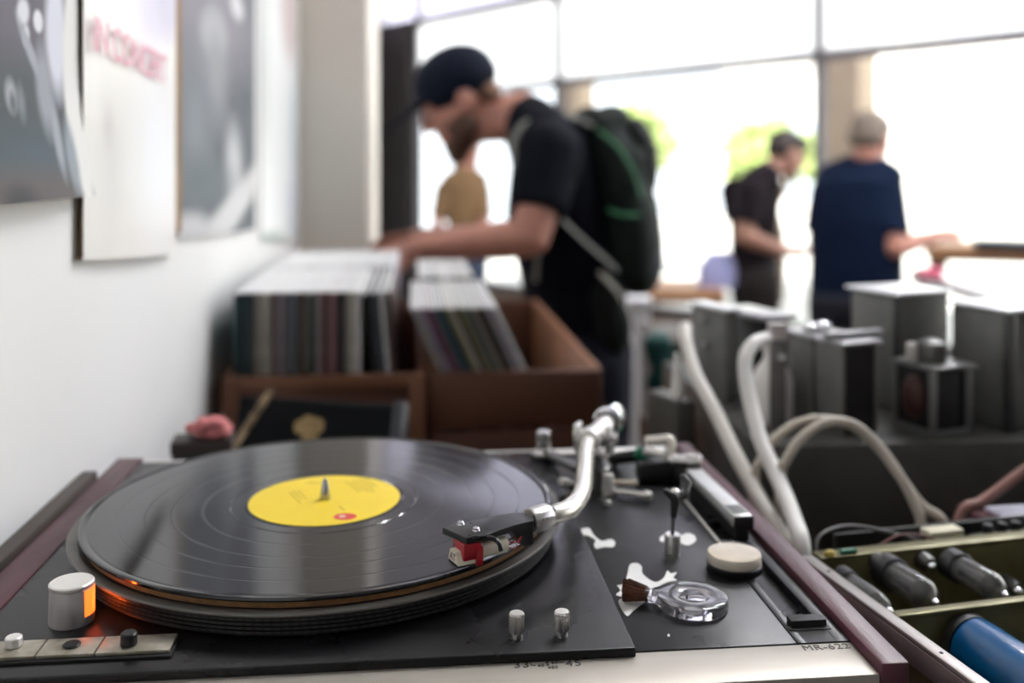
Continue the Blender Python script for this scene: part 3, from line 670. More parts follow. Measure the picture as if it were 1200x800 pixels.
# outside
pave = mat('pale_pavement', (.62, .60, .56), .8, var=.12, vscale=2)
b = NB(); prism(b, [(p.x, p.y) for p in ((WM @ Vector((-14, .14, 0))), (WM @ Vector((26, .14, 0))), (WM @ Vector((26, 26, 0))), (WM @ Vector((-14, 26, 0))))], -.12, -.02); struct('pavement', b, pave)
tan = mat('tan_stone', (.50, .38, .27), .7, var=.15, vscale=5)
def column(px, Y, w, label):
    c = W(px, 200, Y); root = thing('veranda_column', label, 'column', Vector((c.x, c.y, -.02)), 'columns outside the shopfront')
    M = Matrix.Translation((c.x, c.y, 0)) @ Matrix((ED, EN, Vector((0, 0, 1)))).transposed().to_4x4()
    b = NB(); box(b, -w/2, w/2, -w/2, w/2, -.02, 2.75, .015, M); part('shaft', b, tan, root)
    b = NB(); box(b, -w/2-.04, w/2+.04, -w/2-.04, w/2+.04, -.02, .25, .015, M); box(b, -w/2-.03, w/2+.03, -w/2-.03, w/2+.03, 2.6, 2.75, .01, M); part('capital', b, tan, root)
column(676, 9.6, .26, 'tan column outside the window behind the backpack'); column(997, 7.7, .30, 'tan column outside the window behind the man in navy')
pale = mat('pale_render', (.80, .78, .74), .8, var=.06, vscale=1)
bl = thing('building', 'pale two-storey building across the street outside the window', 'building', WM @ Vector((4, 16, -.02)))
b = NB(); box(b, -10, 20, 15, 19, -.02, 7, .05, WM); part('facade', b, pale, bl)
for k in range(7):
    for zz0 in (.6, 3.9):
        b = NB(); s0 = -8+4*k; box(b, s0, s0+1.6, 14.95, 15.05, zz0, zz0+1.9, .02, WM); fr = part('window', b, mat('pale_blue_glass', (.45, .52, .58), .2, var=.1), bl)
        b = NB(); box(b, s0-.1, s0+1.7, 14.85, 15.0, zz0-.12, zz0, .01, WM); part('window_sill', b, pale, fr)
leaf_m = mat('leaf_green', (.50, .62, .22), .5, var=.4, vscale=3); bark = mat('bark', (.16, .11, .08), .85, var=.4, vscale=12, bump=.4, bscale=40)
def tree(px, Y, zc, rad, n, seed, label):
    rnd = random.Random(seed); c = W(px, 200, Y); base = Vector((c.x, c.y, -.02)); root = thing('street_tree', label, 'tree', base, 'trees outside the shopfront')
    b = NB(); tube(b, [base, base+Vector((.05, .03, zc*.4)), base+Vector((-.03, .05, zc*.8)), base+Vector((.02, 0, zc+rad*.4))], lambda t: .13-.09*t, 10, 5)
    hubs = []
    for k in range(7):
        a = 2*PI*k/7+rnd.random(); h = base+Vector((rad*.62*math.cos(a), rad*.62*math.sin(a), zc+rad*rnd.uniform(-.4, .5))); hubs.append(h)
        tube(b, [base+Vector((0, .03, zc*.62)), base.lerp(h, .6)+Vector((0, 0, zc*.25)), h], lambda t: .05-.035*t, 8, 4)
    part('trunk', b, bark, root)
    b = NB()
    for i in range(n):
        h = rnd.choice(hubs+[base+Vector((0, 0, zc+rad*.5))]); d = Vector((rnd.gauss(0, 1), rnd.gauss(0, 1), rnd.gauss(0, .8))).normalized()*rad*.55*rnd.random()**.4
        p = h+d; a = Vector((rnd.gauss(0, 1), rnd.gauss(0, 1), rnd.gauss(0, 1))).normalized(); o2 = a.orthogonal().normalized(); s = rnd.uniform(.06, .11)
        b.faces.new([b.verts.new(p+a*s), b.verts.new(p+o2*s*.5), b.verts.new(p-a*s), b.verts.new(p-o2*s*.5)])
    part('foliage', b, leaf_m, root, 0, kind='stuff')
tree(745, 12.5, 1.75, .55, 900, 2, 'small green street tree seen above the backpack')
tree(905, 10.2, 1.5, .50, 900, 3, 'low green street tree behind the man in the dark t-shirt')

# ================================================================== POSTERS ON THE LEFT WALL
def poster(px0, px1, yb0, yb1, ztop, material, label, curl=0., off=.003):
    a = WP(px0, yb0, off); c = WP(px1, yb1, off)
    def P(u, v):
        x = a.lerp(c, u); bow = off+.004*math.sin(PI*u)*(1-v)
        if curl: bow += curl*max(0, (.30-v)/.30)**2
        return RT @ Vector((WALL_U+bow, x.y, x.z+(ztop-x.z)*v))
    n = RT @ Vector((1, 0, 0)); n = Vector((n.x, n.y, 0))
    b = sheet(P, None, None, 14, 26, .0006, n)
    o = finish('poster', b, material, 60); tag(o, label, 'poster', 'posters on the left wall')
    def uvf(px, py):
        q = WP(px, py, off); u = (q.y-a.y)/(c.y-a.y); zb = a.z+(c.z-a.z)*u
        return u, (q.z-zb)/(ztop-zb)
    return o, uvf, a, c
# mapping helpers usable before the poster exists
def mk(px0, px1, yb0, yb1, ztop, off=.003):
    a = WP(px0, yb0, off); c = WP(px1, yb1, off)
    def f(px, py):
        q = WP(px, py, off); u = (q.y-a.y)/(c.y-a.y); zb = a.z+(c.z-a.z)*u
        return u, (q.z-zb)/(ztop-zb)
    return f
def E(f, cx, cy, rx, ry, ang, soft, col):
    u, v = f(cx, cy); u2, _ = f(cx+rx, cy); _, v2 = f(cx, cy-ry)
    return (u, v, abs(u2-u), abs(v2-v), ang, soft, col)
f = mk(-70, 93, 243, 229, 1.72)
m1 = paint('poster_dark_portrait', (0.081, 0.071, 0.093), [
    E(f, 20, 150, 62, 85, 0, .35, (0.022, 0.034, 0.040)), E(f, 30, 190, 60, 34, 0, .7, (0.031, 0.059, 0.074)), E(f, 10, 232, 95, 34, 0, .5, (0.068, 0.057, 0.055)), E(f, -4, 236, 18, 18, 0, .6, (0.012, 0.012, 0.015)),
    E(f, 62, 40, 12, 70, .0, .3, (0.581, 0.598, 0.669)), E(f, 86, 100, 15, 150, -.10, .12, (0.686, 0.686, 0.660)),
    E(f, 22, 14, 7, 16, .1, .3, (0.616, 0.625, 0.669)), E(f, 40, 25, 5.5, 13, 0, .2, (0.660, 0.669, 0.704)), E(f, 25, 42, 4, 12, .2, .3, (0.634, 0.642, 0.686)),
    E(f, 30, 62, 15, 12, -.5, .4, (0.310, 0.322, 0.360)), E(f, 44, 105, 9, 50, .16, .4, (0.260, 0.279, 0.310)), E(f, 54, 160, 5, 45, .2, .4, (0.285, 0.310, 0.341)),
    E(f, 3, 112, 6, 18, 0, .5, (0.310, 0.322, 0.353)), E(f, 4, 120, 3.5, 12, 0, .6, (0.062, 0.074, 0.087)), E(f, 14, 120, 4, 18, .2, .7, (0.149, 0.167, 0.186)),
    E(f, 70, 186, 7, 42, .22, .4, (0.236, 0.273, 0.298))], .5, .25, 5, (0.118, 0.112, 0.136))
poster(-70, 93, 243, 229, 1.72, m1, 'dark grey and teal poster with pale figure, bottom edge curling off the wall', .012)
f = mk(98, 206, 305, 298, 1.66)
m2 = paint('poster_cream', (.82, .81, .77), [
    E(f, 183, 18, 20, 42, .2, .5, (.62, .58, .70)), E(f, 196, 5, 14, 40, 0, .4, (.52, .50, .62)), E(f, 128, 190, 10, 60, .1, .9, (.74, .73, .70)), E(f, 125, 150, 5, 20, .2, .8, (.66, .65, .62)),
    E(f, 182, 180, 22, 90, 0, .6, (.88, .89, .91))], .3, .18, 9, (.74, .72, .67))
po, fu, a_, c_ = poster(98, 206, 305, 298, 1.66, m2, 'cream poster with slanting pink capital letters', 0., .0075)
q0 = WP(113, 42, .0125); q1 = WP(194, 84, .0125)
d_ = RT @ (q1-q0); d_.normalize(); nrm = (RT @ Vector((1, 0, 0))).normalized(); up_ = nrm.cross(d_); 
if up_.z < 0: up_ = -up_
TM_ = Matrix.Translation(RT @ ((q0+q1)/2)) @ Matrix((d_, up_, d_.cross(up_))).transposed().to_4x4()
part('lettering', text_bm('IN CONCERT', .040, TM_, .0002, spacing=.92), mat('pink_ink', (.90, .44, .54), .5, var=.2, vscale=30), po, 0)
f = mk(209.5, 299, 281, 268, 1.75)
m3 = paint('poster_blue_grey', (0.093, 0.108, 0.127), [
    E(f, 250, 18, 45, 60, 0, .5, (0.205, 0.192, 0.223)), E(f, 250, 40, 12, 26, .1, .5, (0.510, 0.510, 0.528)), E(f, 252, 80, 12, 60, .15, .6, (0.273, 0.285, 0.304)), E(f, 277, 8, 7, 14, 0, .4, (0.634, 0.625, 0.651)),
    E(f, 228, 150, 14, 70, 0, .7, (0.205, 0.229, 0.254)), E(f, 272, 200, 9, 50, .1, .5, (0.528, 0.537, 0.546)), E(f, 240, 215, 26, 30, 0, .7, (0.118, 0.143, 0.161)),
    E(f, 262, 258, 62, 22, .25, .35, (0.598, 0.598, 0.598)), E(f, 222, 272, 22, 22, 0, .4, (0.528, 0.528, 0.537))], .5, .4, 7, (0.167, 0.180, 0.198))
poster(209.5, 299, 281, 268, 1.75, m3, 'blue-grey photographic poster with pale bottom edge')
f = mk(306, 347, 284, 278, 1.78)
m4 = paint('poster_pale', (.84, .86, .86), [
    E(f, 341, 20, 10, 50, 0, .4, (.62, .52, .52)), E(f, 346, 150, 5, 60, 0, .5, (.50, .64, .68)), E(f, 345, 240, 6, 40, 0, .5, (.62, .70, .80)), E(f, 312, 60, 4, 90, 0, .8, (.70, .74, .72)), E(f, 318, 283, 12, 12, 0, .4, (.40, .48, .44))], .3, .2, 6, (.78, .80, .82))
poster(306, 347, 284, 278, 1.78, m4, 'narrow white poster with pale blue edge, nearest the pier')

brown_edge = mat('brown_board', (.30, .17, .07), .7, var=.3, vscale=40)
def backing(px, pys, w, z1):
    a = WP(px, pys, .0); b = NB(); box(b, WALL_U+.0005, WALL_U+.006, a.y-.012, a.y+w, a.z+.002, z1, .0006, RT); return b
o = po; b = backing(97, 303, .30, 1.66); part('backing_board', b, brown_edge, po, 0, label='brown board edge behind the cream poster')
# ================================================================== COUNTER, TABLES
dark_wood = mat('counter_wood', (.055, .035, .025), .5, var=.4, vscale=12, stretch=(.15, 1, 1))
ct = thing('counter', 'dark wooden shop counter under the record player and amplifiers', 'counter', RT @ Vector((.4, .6, 0)))
b = NB(); prism(b, [(-.258, .22), (1.5, .22), (1.5, 1.42), (.33, 1.42), (.33, 1.165), (.205, 1.165), (.205, .955), (-.258, .955)], .955, ZC, RT, .003); part('worktop', b, dark_wood, ct)
b = NB(); box(b, -.25, 1.46, .27, .30, .0, .955, 0, RT); part('front_board', b, dark_wood, ct)
b = NB(); box(b, .345, 1.46, 1.37, 1.40, .0, .955, 0, RT); box(b, .345, .37, .95, 1.37, 0, .955, 0, RT); box(b, -.25, .37, .92, .95, 0, .955, 0, RT); part('back_board', b, dark_wood, ct)
crate_wood = mat('crate_wood', (.13, .050, .026), .55, vscale=14, col2=(.065, .024, .013), stretch=(.12, 1, .5), bump=.15, bscale=200)
crate_rim = mat('worn_crate_wood', (.26, .11, .05), .55, vscale=18, col2=(.15, .06, .03), stretch=(.15, 1, .5), bump=.15, bscale=200)
ZTB = .862
lt = thing('display_table', 'low wooden table holding the two record crates by the wall', 'table', RT @ Vector((0, 1.6, 0)))
b = NB(); box(b, -.258, .31, 1.20, 2.06, ZTB-.035, ZTB, .003, RT); part('tabletop', b, dark_wood, lt)
for (u, v) in ((-.23, 1.23), (.28, 1.23), (-.23, 2.03), (.28, 2.03)):
    b = NB(); box(b, u-.02, u+.02, v-.02, v+.02, 0, ZTB-.035, .002, RT); part('leg', b, dark_wood, lt)

# ================================================================== CRATES AND RECORD SLEEVES
def crate(u0, u1, v0, v1, zf, ztop, label, slots):
    root = thing('record_crate', label, 'crate', RT @ Vector(((u0+u1)/2, (v0+v1)/2, ZTB)), 'wooden record crates')
    t = .010; zm = ztop-(ztop-ZTB)*.34
    b = NB(); box(b, u0, u1, v0, v0+t, zm+.0015, ztop, .002, RT); box(b, u0, u1, v0, v0+t, ZTB, zm-.0015, .002, RT); part('front_board', b, crate_wood, root)
    b = NB(); box(b, u0, u1, v1-t, v1, ZTB, ztop, .002, RT); part('back_board', b, crate_wood, root)
    for a in (u0, u1-t):
        b = NB(); box(b, a, a+t, v0+t, v1-t, ZTB, ztop+.002, .002, RT); part('side_board', b, crate_rim, root)
    b = NB(); box(b, u0+t, u1-t, v0+t, v1-t, ZTB, zf, 0, RT); part('floor_board', b, crate_wood, root)
    if slots:
        b = NB(); box(b, u0+.001, u0+.021, v0-.006, v0, ZTB, ztop+.001, .0015, RT); box(b, u1-.021, u1-.001, v0-.006, v0, ZTB, ztop+.001, .0015, RT); box(b, u0+.021, u1-.021, v0-.006, v0, ztop-.016, ztop+.001, .0015, RT); part('edge_batten', b, crate_rim, root)
    return root
ul0 = UV(W(263, 440, 1.25)).x; ul1 = UV(W(499, 440, 1.25)).x; vl = UV(W(380, 440, 1.25)).y
ur0 = ul1+.004; ur1 = UV(W(713, 440, 1.25)).x
crate(ul0, ul1, vl, vl+.71, .8775, 1.087, 'red-brown wooden crate of upright records against the wall', True)
crate(ur0, ur1, vl+.005, vl+.715, .882, 1.086, 'red-brown wooden crate of leaning records in front of the man', False)
PAL = {'dark teal': (.02, .07, .075), 'black': (.012, .012, .014), 'grey-beige': (.26, .235, .20), 'mauve': (.13, .075, .095), 'slate grey': (.10, .115, .13), 'dark brown': (.06, .035, .03),
       'grey-green': (.10, .11, .085), 'dusty pink': (.25, .12, .12), 'cream': (.52, .48, .41), 'pale grey': (.36, .36, .37), 'magenta': (.25, .03, .10), 'olive yellow': (.26, .24, .09), 'white': (.72, .71, .70), 'lilac': (.32, .26, .36), 'navy': (.02, .03, .07)}
smat = {k: mat('sleeve_'+k.replace(' ', '_').replace('-', '_'), v, .45, var=.25, vscale=60) for k, v in PAL.items()}
paper = mat('white_inner_paper', (.86, .86, .85), .6, var=.05, vscale=50)
ORD = ['', 'first', 'second', 'third', 'fourth', 'fifth', 'sixth', 'seventh', 'eighth', 'ninth', 'tenth', 'eleventh', 'twelfth', 'thirteenth', 'fourteenth', 'fifteenth', 'sixteenth', 'seventeenth', 'eighteenth', 'nineteenth', 'twentieth']
def ordw(n):
    if n <= 20: return ORD[n]
    return {2: 'twenty', 3: 'thirty'}[n//10]+('-'+ORD[n % 10] if n % 10 else 'th') if n % 10 else {3: 'thirtieth', 4: 'fortieth'}[n//10]
PROTO = {}
def sleeve_meshes(t):
    if t in PROTO: return PROTO[t]
    b = NB(); box(b, -t/2, t/2, -.1575, .1575, 0, .313, min(.0006, t*.2)); c = bpy.data.meshes.new('cover'); b.to_mesh(c); b.free()
    b = NB(); box(b, -t*.36, t*.36, -.1555, .156, .004, .3150, .0004); i = bpy.data.meshes.new('inner_sleeve'); b.to_mesh(i); b.free(); i.materials.append(paper)
    PROTO[t] = (c, i, {}); return PROTO[t]
FIRST = []
def sleeve(u, v, z_, t, lean, colour, label, group, yaw=0.):
    c, i, cols = sleeve_meshes(t)
    if colour not in cols:
        m = c.copy(); m.name = 'cover'; m.materials.clear(); m.materials.append(smat[colour]); cols[colour] = m
    if not FIRST:
        r = bpy.data.objects.new('record_sleeve', None); co = bpy.data.objects.new('cover', cols[colour]); io = bpy.data.objects.new('inner_sleeve', i); FIRST.extend((r, co, io))
    else: r, co, io = [o.copy() for o in FIRST]
    co.data = cols[colour]; io.data = i
    for o in (r, co, io): COL.objects.link(o)
    co.parent = r; io.parent = r
    r.location = RT @ Vector((u, v, z_+abs(math.sin(lean))*t/2+.0004)); r.rotation_mode = 'XYZ'
    r.rotation_euler = (Matrix.Rotation(TH+yaw, 4, 'Z') @ Matrix.Rotation(-lean, 4, 'Y')).to_euler()
    tag(r, label, 'record sleeve', group); return r
rnd = random.Random(11)
vf = vl+.018+.1575
seq = [('dark teal', .006), ('black', .004), ('dark teal', .006), ('black', .007), ('grey-beige', .006), ('grey-beige', .005), ('cream', .004), ('grey-beige', .006), ('mauve', .006), ('pale grey', .004), ('mauve', .004), ('slate grey', .006), ('slate grey', .006), ('grey-beige', .003), ('dark brown', .007), ('grey-green', .006), ('slate grey', .004), ('pale grey', .005), ('dusty pink', .004), ('dark brown', .006), ('dusty pink', .007), ('mauve', .004), ('black', .008), ('grey-beige', .006), ('cream', .007), ('white', .005)]
u = UV(W(262, 400, 1.27)).x+.016
for k, (cname, t) in enumerate(seq):
    sleeve(u+t/2, vf+rnd.uniform(-.005, .005), .8775, t, 0, cname, f'{cname} record sleeve, {ordw(k+1)} from the wall in the front row of the left crate', 'record sleeves standing in the left crate'); u += t+.0008
u_end = u
for k in range(4):
    t = .005; cname = ['black', 'slate grey', 'white', 'dark brown'][k]
    sleeve(u_end+.0425+k*.0062, vf-.002, .8775, t, math.radians(6.8-k*.7), cname, f'{cname} record sleeve leaning in the left crate, {ordw(k+1)} after the upright row', 'record sleeves standing in the left crate')
u = UV(W(262, 400, 1.27)).x+.016; names = list(PAL); k = 0
while u < u_end+.035:
    t = rnd.choice([.004, .005, .006, .007]); cname = rnd.choice(names)
    sleeve(u+t/2, vf+.331+rnd.uniform(-.004, .004), .8775, t, 0, cname, f'{cname} record sleeve, {ordw(k+1)} from the wall in the back row of the left crate', 'record sleeves in the back row of the left crate'); u += t+.0012; k += 1
LEAN = math.radians(25)
seq2 = [('pale grey', .005), ('grey-beige', .006), ('lilac', .005), ('mauve', .006), ('magenta', .004), ('slate grey', .006), ('dark teal', .006), ('navy', .005), ('olive yellow', .006), ('cream', .005), ('dark brown', .007), ('olive yellow', .005), ('slate grey', .006), ('grey-green', .006), ('grey-beige', .005), ('dark brown', .007), ('black', .005), ('pale grey', .006), ('lilac', .006), ('white', .006)]
u = UV(W(599, 440, 1.27)).x; vr = vl+.023+.1575
for k, (cname, t) in enumerate(seq2):
    t = round(t*.82, 4); st = (t+.0007)/math.cos(LEAN)
    sleeve(u+st/2, vr+rnd.uniform(-.005, .005), .882, t, LEAN, cname, f'{cname} record sleeve, {ordw(k+1)} from the left in the front row of the right crate', 'record sleeves leaning in the right crate'); u += st
u = ur0+.108; k = 0; L2 = math.radians(23)
while u < ur1-.030 and k < 20:
    t = rnd.choice([.004, .005, .006]); st = (t+.0008)/math.cos(L2); cname = rnd.choice(['white', 'pale grey', 'black', 'cream', 'grey-beige', 'slate grey', 'navy'])
    sleeve(u+st/2, vr+.336+rnd.uniform(-.004, .004), .882, t, L2, cname, f'{cname} record sleeve, {ordw(k+1)} from the left in the back row of the right crate', 'record sleeves in the back row of the right crate'); u += st; k += 1

# black case with a gold emblem leaning in front of the left crate
case_m = mat('black_case', (.006, .007, .008), .7, spec=.15, var=.2, vscale=40)
a = W(285, 464, 1.10); c = W(470, 458, 1.06)
cw = (c-a).length; cd_ = Vector((c.x-a.x, c.y-a.y, 0)).normalized(); cn = Vector((cd_.y, -cd_.x, 0))
root = thing('record_case', 'flat black case with a gold emblem leaning behind the record player', 'case', Vector(((a.x+c.x)/2+cn.x*.03, (a.y+c.y)/2+cn.y*.03, .97)))
zup = (Vector((0, 0, 1))*.955-cn*.30).normalized()
lo_, hi_ = .955, 1.118
base = Vector(((a.x+c.x)/2, (a.y+c.y)/2, a.z))
KM2 = Matrix.Translation(base) @ Matrix((cd_, zup.cross(cd_)*1, zup)).transposed().to_4x4()
hgt = (a.z-ZTB)/zup.z
b = NB(); box(b, -cw/2, cw/2, -.010, .010, -hgt+.004, 0, .004, KM2, 3); part('case_panel', b, case_m, root)
b = NB(); box(b, cw/2-.006, cw/2+.006, -.012, .012, -hgt+.004, .003, .003, KM2); part('case_edge', b, mat('grey_edge', (.05, .055, .065), .4, var=.2), root)
gold = mat('gold_print', (.50, .36, .16), .45, metal=.3, vscale=150, col2=(.22, .14, .06))
front_y = -.0104 if (KM2 @ Vector((0, -1, 0))-base).dot(cn) > 0 else .0104
sgn = 1 if front_y > 0 else -1
b = NB()
def kp(x, z_): return KM2 @ Vector((x, front_y, z_))
ex = -.005; ez = -.032
for (dx, dz, r) in ((-.010, .002, .008), (-.002, .007, .008), (.008, .004, .009), (.002, -.010, .009), (-.003, -.001, .008)):
    cyl(b, kp(ex+dx, ez+dz)-(kp(0, 0)-KM2 @ Vector((0, 0, 0))).normalized()*.0006, kp(ex+dx, ez+dz)+(kp(0, 0)-KM2 @ Vector((0, 0, 0))).normalized()*.0006, r, n=24)
part('emblem', b, gold, root, 0, label='gold emblem on the case')
n_ = (kp(0, 0)-KM2 @ Vector((0, 0, 0))).normalized()
sp_ = [W(318, 456, 1.055), W(308, 472, 1.045), W(296, 490, 1.035), W(284, 508, 1.025), W(274, 524, 1.01), W(262, 560, .99)]
b = NB(); tube(b, sp_, .0055, 10, 8, r2=.003); st = single('strap', b, mat('patterned_strap', (.42, .30, .17), .6, vscale=80, col2=(.008, .006, .006), spec=.2), 'tan and black patterned strap hanging beside the black case', 'strap')
# small dark box with pink cloth, behind the player by the wall
pb = W(238, 520, .90); root = thing('small_box', 'small black box by the wall behind the record player', 'box', Vector((pb.x, pb.y, ZC)))
BMx = Matrix.Translation((pb.x, pb.y, 0)) @ Matrix.Rotation(TH+.1, 4, 'Z')
zt_ = W(238, 517, .885).z
b = NB(); box(b, -.026, .026, -.016, .016, ZC, zt_-.012, .0015, BMx); part('box_body', b, black_plastic, root)
b = NB(); box(b, -.027, .027, -.017, .017, zt_-.0118, zt_, .0015, BMx); part('lid', b, mat('dark_brown_lid', (.035, .025, .022), .5, var=.3), root)
b = NB(); rnd2 = random.Random(3)
for k in range(16): ell(b, BMx @ Vector((rnd2.uniform(-.012, .024), rnd2.uniform(-.011, .011), zt_+.006+rnd2.uniform(-.002, .009))), (rnd2.uniform(.005, .009), rnd2.uniform(.004, .007), rnd2.uniform(.004, .006)))
ell(b, BMx @ Vector((.008, 0, zt_+.004)), (.019, .012, .005))
b = fuse(b, .0016, 4); single('pink_cloth', b, mat('pink_cloth', (.62, .20, .20), .8, var=.3, vscale=80, bump=.4, bscale=300), 'crumpled pink cloth on the small black box', 'cloth')
# ================================================================== VALVE AMPLIFIERS ON THE RIGHT
ch_m = mat('dark_grey_chassis', (.085, .085, .080), .45, var=.25, vscale=25, metal=.2, rvar=.1, bump=.08, bscale=500)
can_m = mat('grey_hammered_paint', (.18, .18, .168), .42, var=.2, vscale=60, metal=.3, bump=.15, bscale=500)
plate_g = mat('grey_steel_plate', (.42, .42, .42), .3, metal=.8, var=.2, vscale=30)
lam_m = mat('dark_lamination', (.016, .015, .017), .4, var=.3, vscale=60, stretch=(.1, .1, 1))
ZCH = 1.098; RB = math.radians(21)
A4 = Matrix.Rotation(math.radians(4), 4, 'Z')
ac = G(890, 522, ZCH)
amp = thing('valve_amplifier', 'large grey valve amplifier with transformer cans beside the record player', 'amplifier', Vector((ac.x+.22, ac.y+.18, ZC)))
AM = Matrix.Translation((ac.x, ac.y, 0)) @ A4
b = NB(); box(b, 0, .62, 0, .40, ZC+.008, ZCH, .004, AM); part('chassis', b, ch_m, amp)
for (x, y) in ((.03, .03), (.59, .03), (.03, .37), (.59, .37)):
    b = NB(); p = AM @ Vector((x, y, ZC)); cyl(b, p, p+Vector((0, 0, .009)), .012, n=20); part('foot', b, black_plastic, amp)
DL = Vector((-math.sin(RB), math.cos(RB), 0)); DR = Vector((math.cos(RB), math.sin(RB), 0))
def solve(C, d, px):
    k = (px-600)/F; return (k*C.y-C.x)/(d.x-k*d.y)
def can(cx, cy, xl, xr, yt, z_=ZCH, dl=None, dr=None):
    C = G(cx, cy, z_); l = dl or solve(C, DL, xl); r = dr or solve(C, DR, xr)
    M = Matrix.Translation((C.x, C.y, 0)) @ Matrix((DR, DL, Vector((0, 0, 1)))).transposed().to_4x4()
    zt = CZ-(yt-YH)/F*C.y
    return M, abs(l), abs(r), zt
def bolts(M, pts, z_, par, r=.0035, name='bolt', h=.004):
    for (x, y) in pts:
        p = M @ Vector((x, y, z_)); b = NB(); cyl(b, p, p+Vector((0, 0, h)), r, r*.85, 6 if name == 'bolt' else 20); part(name, b, plate_g, par, 20)
# pair of cans with steel top plates
M, l, r, zt = can(987, 512, 921, 1030, 401)
b = NB(); box(b, 0, r*.12, l*.52, l, ZCH, zt-.004, .003, M); box(b, 0, r*.12, 0, l*.48, ZCH, zt-.004, .003, M); box(b, r*.88, r*.97, 0, l, ZCH, zt-.004, .003, M); t1 = part('transformer_can', b, can_m, amp)
b = NB(); box(b, r*.1, r*.9, l*.02, l*.98, ZCH, zt-.003, 0, M); part('winding', b, lam_m, t1)
b = NB(); box(b, -.004, r+.003, l*.5, l+.004, zt-.004, zt, .001, M); box(b, -.004, r+.003, -.004, l*.46, zt-.004, zt, .001, M); tp = part('top_plate', b, plate_g, t1, label='steel top plates')
b = NB(); box(b, -.003, r+.02, l*.18, l*.30, zt, zt+.006, .001, M); part('top_bar', b, plate_g, t1)
b = NB()
for (x, y) in ((r*.25, l*.72), (r*.6, l*.70)): p = M @ Vector((x, y, zt)); ell(b, p+Vector((0, 0, .004)), (.008, .008, .006))
part('dome_nut', b, chrome, t1)
# open-frame transformer with a domed cap
M, l, r, zt = can(1093, 514, 1045, 1140, 431)
b = NB(); box(b, .004, r-.004, .004, l-.004, ZCH, zt-.004, .002, M); t2 = part('open_transformer', b, lam_m, amp)
b = NB()
for (x0, x1, y0, y1) in ((0, .006, 0, .006), (r-.006, r, 0, .006), (0, .006, l-.006, l), (r-.006, r, l-.006, l)): box(b, x0, x1, y0, y1, ZCH, zt, .001, M)
box(b, -.001, r+.006, -.001, l+.001, zt-.004, zt, .001, M); box(b, 0, r, 0, .006, ZCH, ZCH+.006, .001, M); box(b, 0, .006, 0, l, ZCH, ZCH+.006, .001, M)
part('angle_frame', b, mat('frame_grey', (.26, .26, .26), .35, metal=.7, var=.2), t2)
p = M @ Vector((r*.45, l*.45, zt)); b = NB(); lathe(b, [(0, 0), (.0130, 0), (.0140, .002), (.0140, .013), (.0125, .019), (.007, .022), (0, .0225)], 36, Matrix.Translation(p)); part('cap', b, gunmetal, t2)
p = M @ Vector((.006, l*.62, zt)); b = NB(); box(b, -.004, .004, -.004, .004, 0, .018, .001, Matrix.Translation(p)); part('terminal', b, alu_white, t2)
b = NB(); p = M @ Vector((0, l*.5, (ZCH+zt)/2)); ell(b, p+DR*.004, (.010, .014, .022), axes=(DR, DL, Vector((0, 0, 1)))); part('winding', b, mat('dark_red_winding', (.06, .018, .016), .4, var=.3), t2)
# tall grey cans behind
M, l, r, zt = can(1050, 482, 996, 1113, 343)
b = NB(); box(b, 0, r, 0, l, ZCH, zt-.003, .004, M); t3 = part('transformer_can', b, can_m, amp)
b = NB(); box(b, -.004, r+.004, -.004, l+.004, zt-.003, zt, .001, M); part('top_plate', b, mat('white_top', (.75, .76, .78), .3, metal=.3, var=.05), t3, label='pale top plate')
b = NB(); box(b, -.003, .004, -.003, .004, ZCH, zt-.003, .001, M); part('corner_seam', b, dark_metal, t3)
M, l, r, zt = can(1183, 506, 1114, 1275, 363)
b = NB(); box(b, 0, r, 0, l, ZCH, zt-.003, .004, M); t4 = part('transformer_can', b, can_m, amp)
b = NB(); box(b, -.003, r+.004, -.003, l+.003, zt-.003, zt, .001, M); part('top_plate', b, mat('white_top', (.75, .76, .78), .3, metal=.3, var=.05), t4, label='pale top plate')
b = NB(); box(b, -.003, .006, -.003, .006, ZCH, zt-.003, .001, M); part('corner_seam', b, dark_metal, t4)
# left pair
M, l, r, zt = can(850, 474, 816, 880, 362, dl=.07)
b = NB(); box(b, 0, r*.5, 0, l, ZCH, zt-.003, .003, M); t6 = part('transformer_can', b, can_m, amp)
b = NB(); box(b, -.003, r*.5+.003, -.003, l+.003, zt-.003, zt, .001, M); part('top_plate', b, mat('white_top', (.75, .76, .78), .3, metal=.3, var=.05), t6)
for (z_, y_) in ((.85, .55), (.55, .55)):
    p = M @ Vector((0, l*y_, ZCH+(zt-ZCH)*z_)); b = NB(); cyl(b, p, p-DR*.006, .0048, n=18, bev=.001); part('bolt', b, plate_g, t6)
M, l, r, zt = can(898, 474, 868, 925, 372, dl=.065)
b = NB(); box(b, 0, r, 0, l, ZCH, zt-.003, .003, M); t7 = part('transformer_can', b, lam_m, amp)
b = NB(); box(b, -.012, r+.006, -.006, l+.02, zt-.003, zt+.002, .001, M); part('top_plate', b, plate_g, t7)
b = NB(); box(b, -.010, r*.6, -.012, -.004, ZCH+.030, ZCH+.036, .001, M); box(b, -.003, .001, -.012, 0, ZCH, ZCH+.036, .001, M); part('bracket', b, dark_metal, t7)
